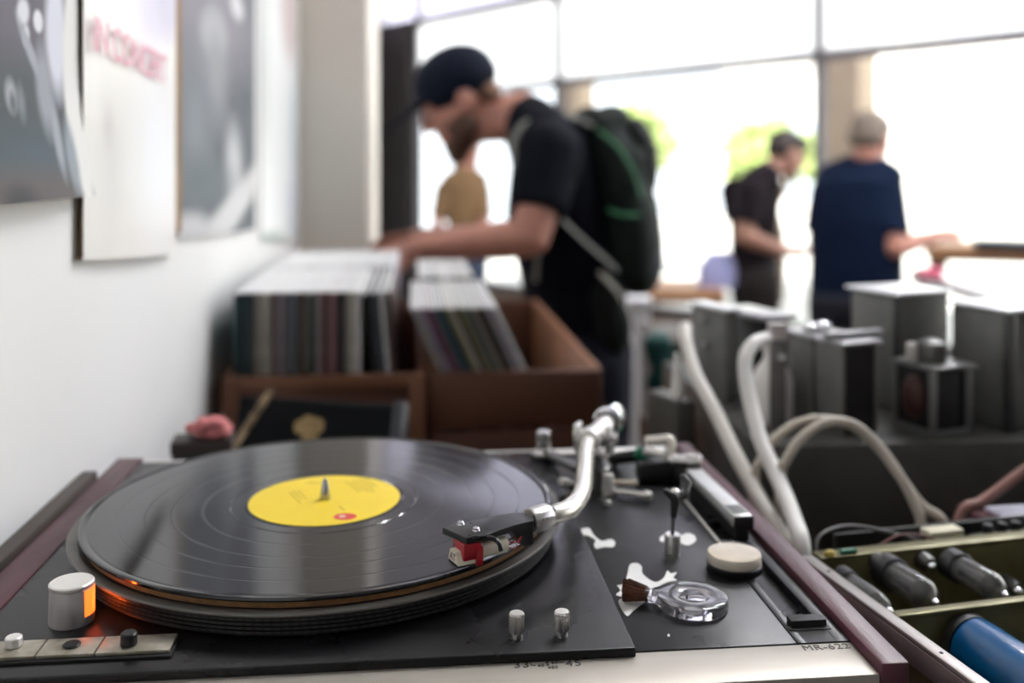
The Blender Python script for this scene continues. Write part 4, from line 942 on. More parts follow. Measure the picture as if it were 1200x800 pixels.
# bracket post carrying the white cable
pp = G(911, 505, ZCH); yp = pp.y
b = NB(); zt = CZ-(378-YH)/F*yp; box(b, -.0075, .0075, -.004, .004, ZCH, zt-.014, .001, Matrix.Translation((pp.x, pp.y, 0))); po_ = part('bracket_post', b, mat('post_grey', (.22, .21, .205), .4, metal=.5, var=.2), amp)
b = NB(); box(b, -.0085, .0085, -.006, .006, zt-.016, zt, .001, Matrix.Translation((pp.x, pp.y, 0))); part('post_head', b, mat('pinkish_grey', (.50, .46, .45), .5, var=.1), po_)
b = NB(); cyl(b, W(916, 418, yp-.004), W(916, 418, yp-.009), .0035, n=16); part('bolt', b, plate_g, po_)
# white bottle behind the post
bt = G(905, 494, ZCH); root = thing('plastic_bottle', 'white plastic bottle standing on the amplifier behind the grey post', 'bottle', bt)
hb_ = CZ-(432-YH)/F*bt.y-ZCH
b = NB(); lathe(b, [(0, 0), (.0185, 0), (.0200, .002), (.0205, hb_*.78), (.0165, hb_*.98), (.0085, hb_*1.2), (.0085, hb_*1.32), (0, hb_*1.32)], 40, Matrix.Translation(bt)); part('bottle_body', b, mat('white_plastic', (.88, .86, .82), .35, var=.04), root)
b = NB(); cyl(b, bt+Vector((0, 0, hb_*1.30)), bt+Vector((0, 0, hb_*1.48)), .0095, n=28, bev=.001); part('cap', b, mat('white_cap', (.82, .81, .79), .35, var=.04), root)
# smaller grey unit left of the big amplifier
C = G(793, 472, ZCH); dl = abs(solve(C, DL, 757))
root = thing('power_supply', 'small dark grey metal box left of the valve amplifier', 'power supply', Vector((C.x, C.y, ZC)))
M = Matrix.Translation((C.x, C.y, 0)) @ Matrix((DR, DL, Vector((0, 0, 1)))).transposed().to_4x4()
b = NB(); box(b, 0, .024, 0, dl, ZC+.004, ZCH, .002, M); part('case', b, mat('olive_grey_metal', (.085, .08, .068), .45, var=.2, metal=.2), root)
b = NB(); box(b, .002, .022, .002, dl-.002, ZC, ZC+.005, 0, M); part('foot', b, black_plastic, root)
p = M @ Vector((.012, dl*.28, ZCH)); b = NB(); lathe(b, [(0, 0), (.0065, 0), (.0072, .004), (.0066, .014), (.0036, .036), (.0026, .050), (0, .051)], 24, Matrix.Translation(p)); part('white_insulator', b, mat('white_plastic', (.78, .76, .72), .35, var=.04), root, label='white insulator')

# cables
wc = mat('white_cable', (.66, .63, .57), .45, var=.06, vscale=40)
def cable(pts, r, m, label, cat='cable', plug=None):
    P = [W(*p) for p in pts]; b = NB(); tube(b, P, r, 16, 8)
    if plug:
        root = thing('cable', label, cat, P[-1]); part('jacket', b, m, root)
        b = NB(); d = (P[1]-P[0]).normalized(); cyl(b, P[0]-d*.008, P[0]+d*.010, r*1.15, r*1.25, 20, bev=r*.2); part('plug', b, plug, root)
        return root
    return single('cable', b, m, label, cat)
zend = lambda px, Y: (px, YH+(CZ-ZC-.009)*F/Y, Y)
cable([(803, 383, 1.03), (804, 400, 1.00), (815, 438, .96), (838, 482, .91), (862, 532, .86), (890, 585, .79), (920, 632, .745), (940, 657, .726), zend(945, .722)], .0066, wc, 'thick white cable running down from the left can to the player, the left one')
cable([(898, 397, .925), (884, 402, .91), (874, 418, .895), (874, 445, .88), (881, 478, .86), (893, 520, .83), (914, 566, .79), (931, 610, .728), (940, 650, .694), zend(944, .688)], .0066, mat('white_cable_clean', (.72, .71, .67), .4, var=.05), 'thick white cable looping from the grey post down beside the player')
bc_m = mat('beige_cable', (.50, .45, .37), .5, var=.08)
cable([zend(868, .80), (884, 566, .815), (890, 542, .82), (908, 514, .83), (935, 496, .84), (965, 491, .845), (1000, 500, .845), (1030, 526, .84), (1056, 560, .83), (1080, 592, .82), (1108, 617, .81), zend(1118, .806)], .0040, bc_m, 'beige cable making the larger arch in front of the amplifier')
cable([zend(906, .80), (915, 562, .80), (921, 540, .80), (935, 518, .805), (955, 501, .81), (978, 493, .815), (1005, 500, .82), (1032, 525, .815), (1056, 560, .805), (1072, 592, .80), (1080, 618, .795), zend(1083, .79)], .0040, mat('beige_cable_pale', (.56, .51, .43), .5, var=.08), 'pale beige cable making the smaller arch in front of the amplifier')
cable([zend(1110, .77), (1124, 607, .79), (1150, 588, .80), (1180, 566, .81), (1215, 540, .82), (1260, 505, .83), (1300, 500, .84), (1330, 560, .84), zend(1345, .83)], .0042, mat('pink_brown_cable', (.27, .13, .105), .5, var=.1), 'pinkish brown cable slanting up to the right')

# open chassis in the right foreground, on its side beside the player
OA = math.atan(277/1140)
oc = Vector((.200, .651, 0)); OM = Matrix.Translation(oc) @ Matrix.Rotation(OA, 4, 'Z')
olive = mat('olive_metal_plate', (.17, .155, .075), .4, metal=.45, vscale=30, col2=(.10, .09, .04), rvar=.12)
root = thing('open_amplifier', 'open olive metal amplifier chassis with glass valves and a blue capacitor, in the right foreground', 'amplifier', Vector((.33, .55, ZC)))
ZO = 1.09
b = NB(); box(b, -.002, .52, -.30, .008, ZC, ZC+.010, .002, OM); box(b, .05, .52, .008, .055, ZC, ZC+.010, .001, OM); part('base_plate', b, mat('dark_olive', (.05, .046, .03), .5, var=.4, metal=.3), root)
b = NB(); box(b, .0, .0075, -.30, .004, ZC+.010, ZO-.003, .0008, OM); part('side_wall', b, mat('olive_metal_plate', (0, 0, 0)), root)
b = NB(); box(b, -.0035, .0055, -.30, .008, ZO-.0034, ZO, .0012, OM); box(b, -.0035, -.0015, -.30, .008, ZO-.016, ZO-.003, .0006, OM); rail = part('rail', b, mat('rail_aluminium', (.46, .43, .40), .36, metal=.7, var=.15, vscale=40), root, label='bare aluminium rail')
b = NB()
for y in (-.13, -.02):
    p = OM @ Vector((.001, y, ZO)); cyl(b, p-Vector((0, 0, .001)), p+Vector((0, 0, .0003)), .0011, n=12)
part('rivet_hole', b, deep_black, rail)
b = NB(); box(b, .0078, .50, .0, .004, ZC+.010, ZO, .0008, OM); bw = part('back_plate', b, olive, root)
b = NB(); box(b, .0078, .50, -.0005, .012, ZO-.0025, ZO+.0002, .0006, OM); part('plate_lip', b, olive, bw)
b = NB(); box(b, .0078, .50, -.079, -.0755, ZC+.010, ZO-.002, .0008, OM); mw = part('middle_plate', b, olive, root)
b = NB(); box(b, .0078, .50, -.083, -.0757, ZO-.0045, ZO-.0018, .0008, OM); part('plate_lip', b, olive, mw)
b = NB(); box(b, .05, .50, .050, .054, ZC+.010, ZO-.006, .0008, OM); part('rear_panel', b, deep_black, root)
tg = mat('valve_glass', (.92, .92, .90), .03, trans=.92, ior=1.3, var=.01)
socket = mat('valve_socket', (.02, .02, .022), .4, var=.2)
def Op(a, bb, z_): return OM @ Vector((a, bb, z_))
def valve(px, py, bb, r, ln, lab=None):
    """glass valve lying along the chassis depth, its tip at the pixel given on depth bb"""
    # find a on plane b=bb
    k = Vector(((px-600)/F, 1, -(py-YH)/F)); n_ = Vector((-math.sin(OA), math.cos(OA), 0)); d0 = oc.dot(n_)+bb; s = d0/k.dot(n_); P = Vector((0, 0, CZ))+k*s
    q = OM.inverted() @ P; a, z_ = q.x, q.z
    T = frame_z(Op(a, bb, z_), (Op(0, 1, 0)-Op(0, 0, 0)))   # from tip into the plate
    b = NB(); lathe(b, [(0, 0), (.0009, .0004), (.0014, .003), (.0030, .0055), (r*.75, .008), (r, .014), (r, ln-.006), (r*.9, ln), (r*.9-.0008, ln), (r-.0009, ln-.006), (r-.0009, .0142), (r*.75-.0009, .0088), (.0022, .0066), (0, .006)], 28, T)
    v_ = part('valve', b, tg, root, 40)
    b = NB(); cyl(b, T @ Vector((0, 0, ln-.004)), T @ Vector((0, 0, ln+.008)), r*1.15, n=28, bev=.0008); part('socket', b, socket, v_)
    b = NB(); cyl(b, T @ Vector((0, 0, .018)), T @ Vector((0, 0, ln-.004)), r*.48, n=16, bev=.0006); cyl(b, T @ Vector((0, 0, .0165)), T @ Vector((0, 0, .0175)), r*.8, n=20); part('electrode', b, mat('electrode_grey', (.018, .018, .02), .3, metal=.6, var=.2), v_)
    b = NB(); lathe(b, [(0, -.0006), (.0012, .0), (.0021, .0022), (.0018, .004), (0, .0042)], 16, T); part('tip', b, chrome, v_)
    return v_
valve(1099, 707, -.058, .0100, .046); valve(1181, 698, -.060, .0092, .046)
valve(1046, 717, -.062, .0062, .048); valve(1032, 711, -.050, .0055, .038); valve(1023, 664, -.006, .0070, .012) if False else None
b = NB()
for (px, py, w) in ((1020, 668, .010), (1072, 668, .008), (1150, 660, .012)):
    pass
for (a, z_, r, hh) in ((.050, ZO-.006, .0065, .012), (.085, ZO-.008, .0060, .010), (.225, ZO-.012, .0085, .016), (.265, ZO-.020, .0060, .012), (.030, ZO-.022, .0060, .012), (.150, ZO-.030, .0065, .014)):
    T = frame_z(Op(a, -.0004, z_), Op(0, -1, 0)-Op(0, 0, 0)); b = NB(); lathe(b, [(0, 0), (r, 0), (r, hh*.6), (r*.7, hh), (0, hh)], 24, T); kn = part('terminal', b, gunmetal if r > .007 else dark_metal, bw)
    b = NB(); ell(b, T @ Vector((0, 0, hh)), (r*.55, r*.55, r*.4)); part('solder_bead', b, chrome, bw)
cap_m = mat('blue_capacitor', (.002, .095, .27), .25, var=.1, coat=.2)
ca, cz, cr = .105, ZO-.0195, .0170
k_ = None
def cap(px, py, bb, r, ln):
    k = Vector(((px-600)/F, 1, -(py-YH)/F)); n_ = Vector((-math.sin(OA), math.cos(OA), 0)); d0 = oc.dot(n_)+bb; s = d0/k.dot(n_); P = Vector((0, 0, CZ))+k*s
    q = OM.inverted() @ P; T = frame_z(Op(q.x, bb, q.z), (Op(0, -1, 0)-Op(0, 0, 0)))
    b = NB(); lathe(b, [(0, 0), (r*.9, 0), (r*.985, .0012), (r, .003), (r, ln-.003), (r*.97, ln-.001), (r*.9, ln), (0, ln)], 48, T); c = part('capacitor', b, cap_m, root, label='bright blue capacitor')
    b = NB(); lathe(b, [(0, ln-.002), (r*.86, ln-.002), (r*.86, ln+.0008), (0, ln+.0008)], 40, T); part('end_disc', b, black_plastic, c)
    b = NB(); lathe(b, [(r*.6, -.006), (r*1.0, -.006), (r*1.0, -.0002), (r*.6, -.0002), (r*.6, -.006)], 40, T); part('clamp', b, dark_metal, c)
cap(1141, 757, -.089, .0172, .062)
b = NB(); box(b, -.014, .014, -.006, .006, 0, .006, .0008, Matrix.Translation(Op(.118, .022, ZO-.003)) @ Matrix.Rotation(OA, 4, 'Z')); box(b, -.010, .010, -.004, .004, -.010, .0, 0, Matrix.Translation(Op(.118, .022, ZO-.003)) @ Matrix.Rotation(OA, 4, 'Z')); part('terminal_block', b, mat('ivory_block', (.62, .58, .42), .5, var=.1), root, label='ivory terminal block')
b = NB(); tube(b, [Op(.012, .012, ZO-.008), Op(.018, .02, ZO+.006), Op(.045, .03, ZO+.008), Op(.075, .03, ZO+.002), Op(.105, .02, ZO-.006)], .0012, 8, 6); part('grey_wire', b, mat('grey_wire', (.12, .12, .12), .5, var=.1), root)
b = NB(); tube(b, [Op(.06, .016, ZO-.004), Op(.085, .02, ZO+.002), Op(.11, .014, ZO-.002)], .0011, 8, 6); part('dark_red_wire', b, mat('dark_red_wire', (.10, .015, .015), .5, var=.1), root)
b = NB(); ell(b, Op(.016, .003, ZO+.001), (.004, .003, .003)); part('yellow_bead', b, mat('yellow_bead', (.50, .38, .08), .4, var=.1), root)
b = NB(); cyl(b, Op(.024, .003, ZO+.0015), Op(.036, .003, ZO+.0015), .002, n=12, bev=.0004); part('green_bead', b, mat('green_bead', (.02, .16, .10), .4, var=.1), root)
b = NB()
for k in range(9): cyl(b, Op(.16+k*.012, .026, ZO-.010), Op(.16+k*.012, .026, ZO+.001), .0036, n=14, bev=.0008)
box(b, .15, .27, .018, .034, ZO-.020, ZO-.008, .001, OM); part('valve_pin_strip', b, socket, root)
# small white and dark red card behind the chassis
cp = W(1178, 603, .80); cpz = cp.z
root = thing('matchbook', 'small white and dark red card box behind the open chassis', 'card box', Vector((cp.x, cp.y, ZC)))
Mx = Matrix.Translation((cp.x, cp.y, 0)) @ Matrix.Rotation(.15, 4, 'Z')
b = NB(); box(b, -.024, .024, -.012, .012, ZC, cpz, .0012, Mx); part('card_body', b, mat('dark_red_card', (.09, .01, .018), .5, var=.2), root)
b = NB(); box(b, -.010, .026, -.013, .013, cpz, cpz+.003, .0008, Mx); part('card_flap', b, mat('lavender_white_card', (.72, .72, .84), .4, var=.05), root)

# ================================================================== FURNITURE AT THE BACK
bw_m = mat('brown_table_wood', (.42, .22, .11), .5, vscale=8, col2=(.30, .15, .07), stretch=(.2, 1, 1))
def table(name, x0, x1, y0, y1, zt, th, rot, m, label, cat='table', legs=True):
    c = Vector(((x0+x1)/2, (y0+y1)/2, 0)); root = thing(name, label, cat, c); M = Matrix.Translation(c) @ Matrix.Rotation(rot, 4, 'Z'); hx, hy = (x1-x0)/2, (y1-y0)/2
    b = NB(); box(b, -hx, hx, -hy, hy, zt-th, zt, .004, M); part('tabletop', b, m, root)
    for sx in (-1, 1):
        for sy in (-1, 1):
            b = NB(); box(b, sx*(hx-.05)-.03, sx*(hx-.05)+.03, sy*(hy-.05)-.03, sy*(hy-.05)+.03, 0, zt-th, .003, M); part('leg', b, dark_wood, root)
    return root
table('wooden_table', .52, 1.02, 4.55, 5.05, .79, .06, -.10, bw_m, 'brown wooden table near the window, behind the backpack')
table('wooden_counter', 1.95, 4.0, 4.15, 4.60, 1.0, .07, -.35, bw_m, 'brown wooden counter under the window at the far right')
table('white_table', 1.52, 3.3, 2.55, 3.76, .965, .05, -.05, mat('white_gloss_top', (.84, .85, .87), .22, var=.02), 'white-topped table behind the tall amplifier cans')
b = NB(); c = W(1190, 308, 3.95); box(b, -.16, .16, -.12, .12, 1.0, 1.05, .008, Matrix.Translation((c.x+.14, 4.23, .0)) @ Matrix.Rotation(-.35, 4, 'Z')); single('black_tray', b, mat('black_tray', (.015, .016, .022), .4, var=.2), 'flat black tray on the brown counter at the far right', 'tray')
b = NB(); c = W(1073, 318, 3.5); box(b, -.035, .035, -.04, .04, .965, 1.0, .004, Matrix.Translation((c.x+.05, 3.5, 0))); single('pink_box', b, mat('pink_card', (.80, .12, .22), .5, var=.1), 'small pink box on the white-topped table', 'box')
c = W(747, 400, 3.0); root = thing('white_pedestal', 'slim white pedestal standing behind the man with the backpack', 'pedestal', Vector((c.x, c.y, 0)))
b = NB(); box(b, -.032, .032, -.04, .04, .05, .94, .004, Matrix.Translation((c.x, c.y, 0))); part('column', b, mat('white_lacquer', (.80, .80, .84), .4, var=.04), root)
b = NB(); box(b, -.05, .05, -.06, .06, 0, .05, .004, Matrix.Translation((c.x, c.y, 0))); box(b, -.04, .04, -.048, .048, .94, .96, .003, Matrix.Translation((c.x, c.y, 0))); part('base', b, mat('white_lacquer', (.8, .8, .84)), root)
c = W(840, 335, 4.7); b = NB(); tb = bmesh.new()
loft(b, [(Vector((c.x, c.y, .79)), Vector((.09, 0, 0)), Vector((0, .05, 0))), (Vector((c.x, c.y, .87)), Vector((.095, 0, 0)), Vector((0, .045, 0))), (Vector((c.x+.01, c.y, .93)), Vector((.07, 0, 0)), Vector((0, .02, 0))), (Vector((c.x+.01, c.y, .96)), Vector((.05, 0, 0)), Vector((0, .008, 0)))], 20)
tb.free(); single('paper_bag', b, mat('lavender_bag', (.35, .36, .62), .6, var=.2), 'lavender bag lying on the brown table by the window', 'bag')
b = NB(); rnd3 = random.Random(5); c = W(768, 425, 2.6)
bx = thing('cabinet', 'low dark cabinet standing behind the small grey metal box', 'cabinet', Vector((c.x+.10, c.y+.1, 0)))
b2 = NB(); box(b2, c.x-.01, c.x+.22, c.y-.05, c.y+.25, .03, .885, .004); part('carcass', b2, dark_wood, bx)
b2 = NB(); box(b2, c.x-.02, c.x+.23, c.y-.06, c.y+.26, .885, .905, .004); part('cabinet_top', b2, dark_wood, bx)
b2 = NB(); box(b2, c.x, c.x+.21, c.y-.058, c.y-.05, .06, .86, .003); dr = part('door', b2, dark_wood, bx)
b2 = NB(); cyl(b2, (c.x+.18, c.y-.058, .55), (c.x+.18, c.y-.075, .55), .012, n=16, bev=.002); part('knob', b2, plate_g, dr)
for k in range(14): ell(b, Vector((c.x-.005+rnd3.uniform(-.02, .02), c.y-.085+rnd3.uniform(-.004, .004), .855+rnd3.uniform(-.07, .05))), (.022, .022, .03))
ell(b, Vector((c.x, c.y-.055, .916)), (.03, .05, .011))
b = fuse(b, .006, 4); single('teal_cloth', b, mat('teal_cloth', (.004, .065, .055), .8, var=.3, vscale=40), 'teal cloth hanging over the edge of the dark cabinet', 'cloth')
# ================================================================== PEOPLE
Zv = Vector((0, 0, 1))
def head(b, c, f, u, s=1.):
    r = f.cross(u).normalized(); ax = (r, f, u)
    P = lambda x, y, z_: c+r*(x*s)+f*(y*s)+u*(z_*s)
    E_ = lambda x, y, z_, a, d, e: ell(b, P(x, y, z_), (a*s, d*s, e*s), axes=ax)
    E_(0, -.012, .030, .074, .094, .084); E_(0, .018, -.030, .062, .070, .075); E_(0, .045, -.078, .046, .042, .038); E_(0, .068, -.098, .022, .018, .017)
    E_(0, .074, .022, .052, .020, .014); E_(.038, .062, -.028, .022, .024, .018); E_(-.038, .062, -.028, .022, .024, .018)
    limb(b, [(P(0, .088, .012), .009*s), (P(0, .104, -.026), .012*s)], 10); E_(.011, .094, -.030, .009, .010, .008); E_(-.011, .094, -.030, .009, .010, .008)
    E_(0, .084, -.058, .022, .010, .0055); E_(0, .082, -.068, .020, .011, .006)
    for q in (-1, 1):
        E_(q*.076, -.008, -.012, .008, .020, .032); E_(q*.030, .078, .004, .012, .008, .009)
    return P, ax
def eyes(root, P, ax, s=1.):
    for q in (-1, 1):
        b = NB(); ell(b, P(q*.030, .0835, .004), (.0105*s, .005*s, .006*s), axes=ax); e = part('eye', b, mat('eye_white', (.7, .68, .65), .2, var=.02), root)
        b = NB(); ell(b, P(q*.030, .0878, .004), (.0048*s, .0016*s, .0048*s), axes=ax); part('iris', b, mat('iris_brown', (.05, .03, .02), .15, var=.02), e)
def hand(b, w, d, palm_n, curl=.5, spread=.012, s=1., thumb=1):
    """w wrist, d pointing direction, palm_n the way the palm faces"""
    d = d.normalized(); n_ = (palm_n-d*palm_n.dot(d)).normalized(); t = d.cross(n_).normalized()*thumb
    ell(b, w+d*.048*s, (.040*s, .050*s, .015*s), axes=(t, d, n_)); limb(b, [(w, .026*s), (w+d*.03*s, .024*s)], 12)
    for k, ln in enumerate((.072, .080, .075, .060)):
        o_ = t*((.030-.020*k)*s); p = w+d*.088*s+o_; ang = curl*(.5+.1*k); pts = [(w+d*.06*s+o_*.9, .0105*s), (p, .0098*s)]
        dd = d.copy(); q = p
        for j, fr in enumerate((.46, .30, .24)):
            a = ang*(j+1)*.62; v = d*math.cos(a)+n_*math.sin(a)+t*(.10-.06*k)*.5; q = q+v.normalized()*ln*fr*s; pts.append((q, (.0092-.0009*(j+1))*s))
        limb(b, pts, 10)
    tb_ = w+d*.022*s+t*.030*s
    limb(b, [(w+d*.015*s+t*.014*s, .015*s), (tb_+d*.014*s+n_*.006*s, .0135*s), (tb_+d*.042*s+t*.016*s+n_*.014*s, .0110*s), (tb_+d*.068*s+t*.017*s+n_*.022*s, .0092*s)], 10)
def person(label, J, mats, opts):
    """J joint table in world coordinates"""
    fwd = J['fwd'].normalized(); rt = fwd.cross(Zv).normalized(); s = opts.get('s', 1.)
    base = Vector(((J['an_l']+J['an_r'])/2)); base.z = 0
    root = thing('person', label, 'person', base)
    sk = J['spine']                       # pelvis, waist, chest, upper chest, neck base
    wid = opts.get('w', (.155, .140, .165, .175, .075)); dep = opts.get('d', (.115, .105, .120, .110, .065))
    def rows(extra, i0=0, i1=5):
        R_ = []
        for i in range(i0, i1):
            a = sk[max(i-1, 0)]; c = sk[min(i+1, len(sk)-1)]; d = (c-a).normalized(); fb = (d.cross(rt)); fb.normalize()
            R_.append((sk[i], rt*(wid[i]+extra)*s, fb*(dep[i]+extra)*s))
        return R_
    b = NB(); loft(b, rows(0), 28)
    for i in range(4): ell(b, sk[i], (dep[i]*.96*s, wid[i]*.96*s, .09*s), axes=(fwd, rt, Zv))
    P, ax = head(b, J['head'], J['hf'].normalized(), J['hu'].normalized(), s)
    limb(b, [(sk[4], .062*s), (J['head']-J['hu'].normalized()*.075*s-J['hf'].normalized()*.03*s, .055*s), (J['head']-J['hu'].normalized()*.03*s-J['hf'].normalized()*.02*s, .055*s)], 16)
    limb(b, [(sk[3]+(sk[4]-sk[3])*.35-rt*.10*s, .06*s), (sk[4], .06*s), (sk[3]+(sk[4]-sk[3])*.35+rt*.10*s, .06*s)], 14)
    for q in 'lr':
        limb(b, [(J['sh_'+q], .060*s), (J['el_'+q], .043*s), (J['el_'+q].lerp(J['wr_'+q], .25), .044*s), (J['wr_'+q], .028*s)], 16)
        if opts.get('hands', True): hand(b, J['wr_'+q], J['hd_'+q], J['hn_'+q], opts.get('curl', .6), s=s, thumb=(1 if q == 'l' else -1)*opts.get('thumb', 1))
        limb(b, [(J['hip_'+q], .085*s), (J['kn_'+q], .055*s), (J['kn_'+q].lerp(J['an_'+q], .3), .054*s), (J['an_'+q], .038*s)], 16)
    b = fuse(b, opts.get('vox', .007), 5); body = part('body', b, mats['skin'], root, 0)
    body.data.polygons.foreach_set('use_smooth', [True]*len(body.data.polygons))
    # shirt
    b = NB(); loft(b, rows(.012), 28)
    for i in range(1, 4): ell(b, sk[i], ((dep[i]+.012)*.97*s, (wid[i]+.012)*.97*s, .09*s), axes=(fwd, rt, Zv))
    limb(b, [(sk[3]+(sk[4]-sk[3])*.30-rt*.115*s, .068*s), (sk[4]-(sk[4]-sk[3]).normalized()*.012, .068*s), (sk[3]+(sk[4]-sk[3])*.30+rt*.115*s, .068*s)], 14)
    for q in 'lr':
        e = J['sh_'+q].lerp(J['el_'+q], opts.get('sleeve', .72)); d = (e-J['sh_'+q]).normalized()
        ell(b, J['sh_'+q], (.076*s,)*3); cyl(b, J['sh_'+q], e, .075*s, .068*s, 20)
    b = fuse(b, .009, 4); part('t_shirt', b, mats['shirt'], root, 60, label=opts['shirt_label'])
    # trousers and shoes
    b = NB(); ell(b, sk[0], ((dep[0]+.020)*s, (wid[0]+.020)*s, .125*s), axes=(fwd, rt, Zv))
    for q in 'lr':
        limb(b, [(J['hip_'+q], .105*s), (J['kn_'+q], .074*s)], 18); cyl(b, J['kn_'+q], J['an_'+q]+Vector((0, 0, .0)), .074*s, .060*s, 18)
    b = fuse(b, .010, 4); part('trousers', b, mats['trousers'], root, 60)
    for q in 'lr':
        a = J['an_'+q]; f2 = J.get('foot', fwd); b = NB(); r2 = f2.cross(Zv)
        ell(b, Vector((a.x, a.y, .040))+f2*.055, (.048, .14, .040), axes=(r2, f2, Zv)); ell(b, Vector((a.x, a.y, .075)), (.046, .055, .055), axes=(r2, f2, Zv)); box(b, -.046, .046, -.085, .190, .001, .026, .012, Matrix.Translation((a.x, a.y, 0)) @ Matrix((r2, f2, Zv)).transposed().to_4x4())
        b = fuse(b, .006, 4); part('shoe', b, mats['shoes'], root, 60)
    eyes(root, P, ax, s)
    return root, P, ax, rows
skin = mat('skin', (.50, .23, .17), .5, var=.15, vscale=25); skin2 = mat('skin_tanned', (.42, .22, .16), .5, var=.15, vscale=25)
navy_cloth = mat('navy_cotton', (.005, .006, .011), .85, spec=.12, var=.3, vscale=30, bump=.3, bscale=200); navy_tr = mat('navy_trousers', (.008, .009, .016), .85, spec=.12, var=.3, vscale=30)
dark_hair = mat('dark_brown_hair', (.030, .020, .016), .55, var=.5, vscale=80, bump=.6, bscale=250); shoe_m = mat('dark_shoe', (.03, .03, .03), .6, var=.2)

# --- man in the cap
Y0 = 2.36
J = dict(fwd=Vector((-1, -.05, 0)))
J['spine'] = [W(676, 412, Y0), W(672, 335, Y0), W(656, 240, Y0), W(645, 172, Y0), W(613, 136, Y0)]
J['head'] = W(538, 117, Y0); J['hf'] = Vector((-.86, -.10, -.50)); J['hu'] = Vector((-.50, -.05, .86))
hfn = J['hf'].normalized(); J['hu'] = (J['hu']-hfn*J['hu'].dot(hfn))
J['sh_l'] = W(644, 180, Y0-.175); J['sh_r'] = W(650, 182, Y0+.175)
J['el_l'] = W(622, 278, Y0-.24); J['wr_l'] = W(488, 291, Y0-.30); J['hd_l'] = Vector((-1, -.05, -.34)); J['hn_l'] = Vector((0, .55, -.8))
J['el_r'] = W(608, 282, Y0+.20); J['wr_r'] = W(494, 280, Y0-.02); J['hd_r'] = Vector((-1, -.30, -.12)); J['hn_r'] = Vector((0, -.55, -.8))
for q, yy, px in (('l', Y0-.10, 688), ('r', Y0+.10, 694)):
    J['hip_'+q] = W(px, 430, yy); J['kn_'+q] = Vector((J['hip_'+q].x+.02, yy, .50)); J['an_'+q] = Vector((J['hip_'+q].x+.08, yy, .09))
man, P, ax, rows = person('man in a dark cap and black t-shirt leaning over the record crates', J, dict(skin=skin, shirt=navy_cloth, trousers=navy_tr, shoes=shoe_m), dict(shirt_label='black short-sleeved t-shirt', curl=.75, sleeve=.70, w=(.150, .140, .165, .170, .070), d=(.118, .112, .122, .092, .056)))
r_, f_, u_ = ax
cap_m2 = mat('navy_cap', (.006, .010, .022), .8, spec=.15, var=.3, vscale=60, bump=.3, bscale=400)
b = NB(); ell(b, P(0, -.014, .046), (.086, .108, .086), axes=ax); ell(b, P(0, -.02, .030), (.085, .102, .050), axes=ax)
ell(b, P(0, .115, .030), (.070, .085, .008), axes=(r_, (f_-u_*.12).normalized(), (u_+f_*.12).normalized()))
b = fuse(b, .006, 4); part('cap', b, cap_m2, man, 60, label='dark navy peaked cap')
b = NB()
for (x, y, z_, a, d, e) in ((0, .052, -.092, .052, .042, .034), (.048, .030, -.062, .022, .040, .036), (-.048, .030, -.062, .022, .040, .036), (0, .070, -.112, .034, .026, .026), (0, .086, -.048, .026, .010, .005)): ell(b, P(x, y, z_), (a, d, e), axes=ax)
b = fuse(b, .005, 3); part('beard', b, mat('brown_beard', (.10, .048, .028), .7, var=.4, vscale=150, bump=.6, bscale=400), man, 60, label='brown beard')
b = NB(); ell(b, P(0, -.062, -.020), (.066, .042, .040), axes=ax); b = fuse(b, .005, 3); part('hair', b, mat('short_brown_hair', (.20, .10, .06), .7, var=.4, vscale=150), man, 60)
# --- backpack on his back
pack_m = mat('dark_green_nylon', (.008, .014, .012), .7, spec=.2, var=.4, vscale=18, bump=.3, bscale=300); pack2 = mat('grey_nylon', (.040, .046, .055), .7, spec=.25, var=.2, vscale=40, bump=.3, bscale=300); web = mat('grey_webbing', (.26, .27, .25), .7, var=.2, vscale=100)
pc_ = W(730, 250, Y0); bp = thing('backpack', 'dark green and grey backpack worn by the man in the cap', 'backpack', W(735, 345, Y0))
def PW(px, py, dy=0.): return W(px, py, Y0+dy)
b = NB()
def chain(pts): loft(b, [(PW(cx, cy), Vector((0, hw, 0)), (PW(cx+dx, cy+dy_)-PW(cx, cy))) for (cx, cy, hw, dx, dy_) in pts], 28)
chain([(700, 128, .09, 16, 4), (702, 142, .13, 30, 8), (712, 180, .15, 40, 8), (727, 230, .16, 44, 6), (735, 280, .16, 42, 4), (736, 320, .155, 36, 2), (738, 340, .12, 24, 2)])
ell(b, PW(716, 142), (.050, .12, .042)); ell(b, PW(728, 200), (.085, .14, .11)); ell(b, PW(735, 300), (.080, .145, .09))
b = fuse(b, .009, 8); part('main_bag', b, pack_m, bp, 60)
b = NB(); ell(b, PW(752, 300), (.052, .135, .095)); ell(b, PW(747, 268), (.052, .13, .06)); b = fuse(b, .008, 6); part('lower_pocket', b, pack2, bp, 60, label='grey lower pocket')
b = NB(); ell(b, PW(752, 195), (.040, .11, .10)); ell(b, PW(742, 165), (.042, .11, .06)); b = fuse(b, .008, 6); part('upper_pocket', b, mat('black_green_nylon', (.005, .008, .007), .7, spec=.2, var=.3), bp, 60)
b = NB(); tube(b, [PW(700, 152, -.155), PW(722, 170, -.165), PW(742, 200, -.155), PW(752, 235, -.14)], .006, 8, 6, r2=.004); tube(b, [PW(712, 245, -.168), PW(730, 252, -.170), PW(752, 250, -.145), PW(768, 240, -.10)], .005, 8, 6, r2=.004); part('green_piping', b, mat('bright_green_cord', (.02, .16, .06), .6, var=.1), bp, 60, label='green piping')
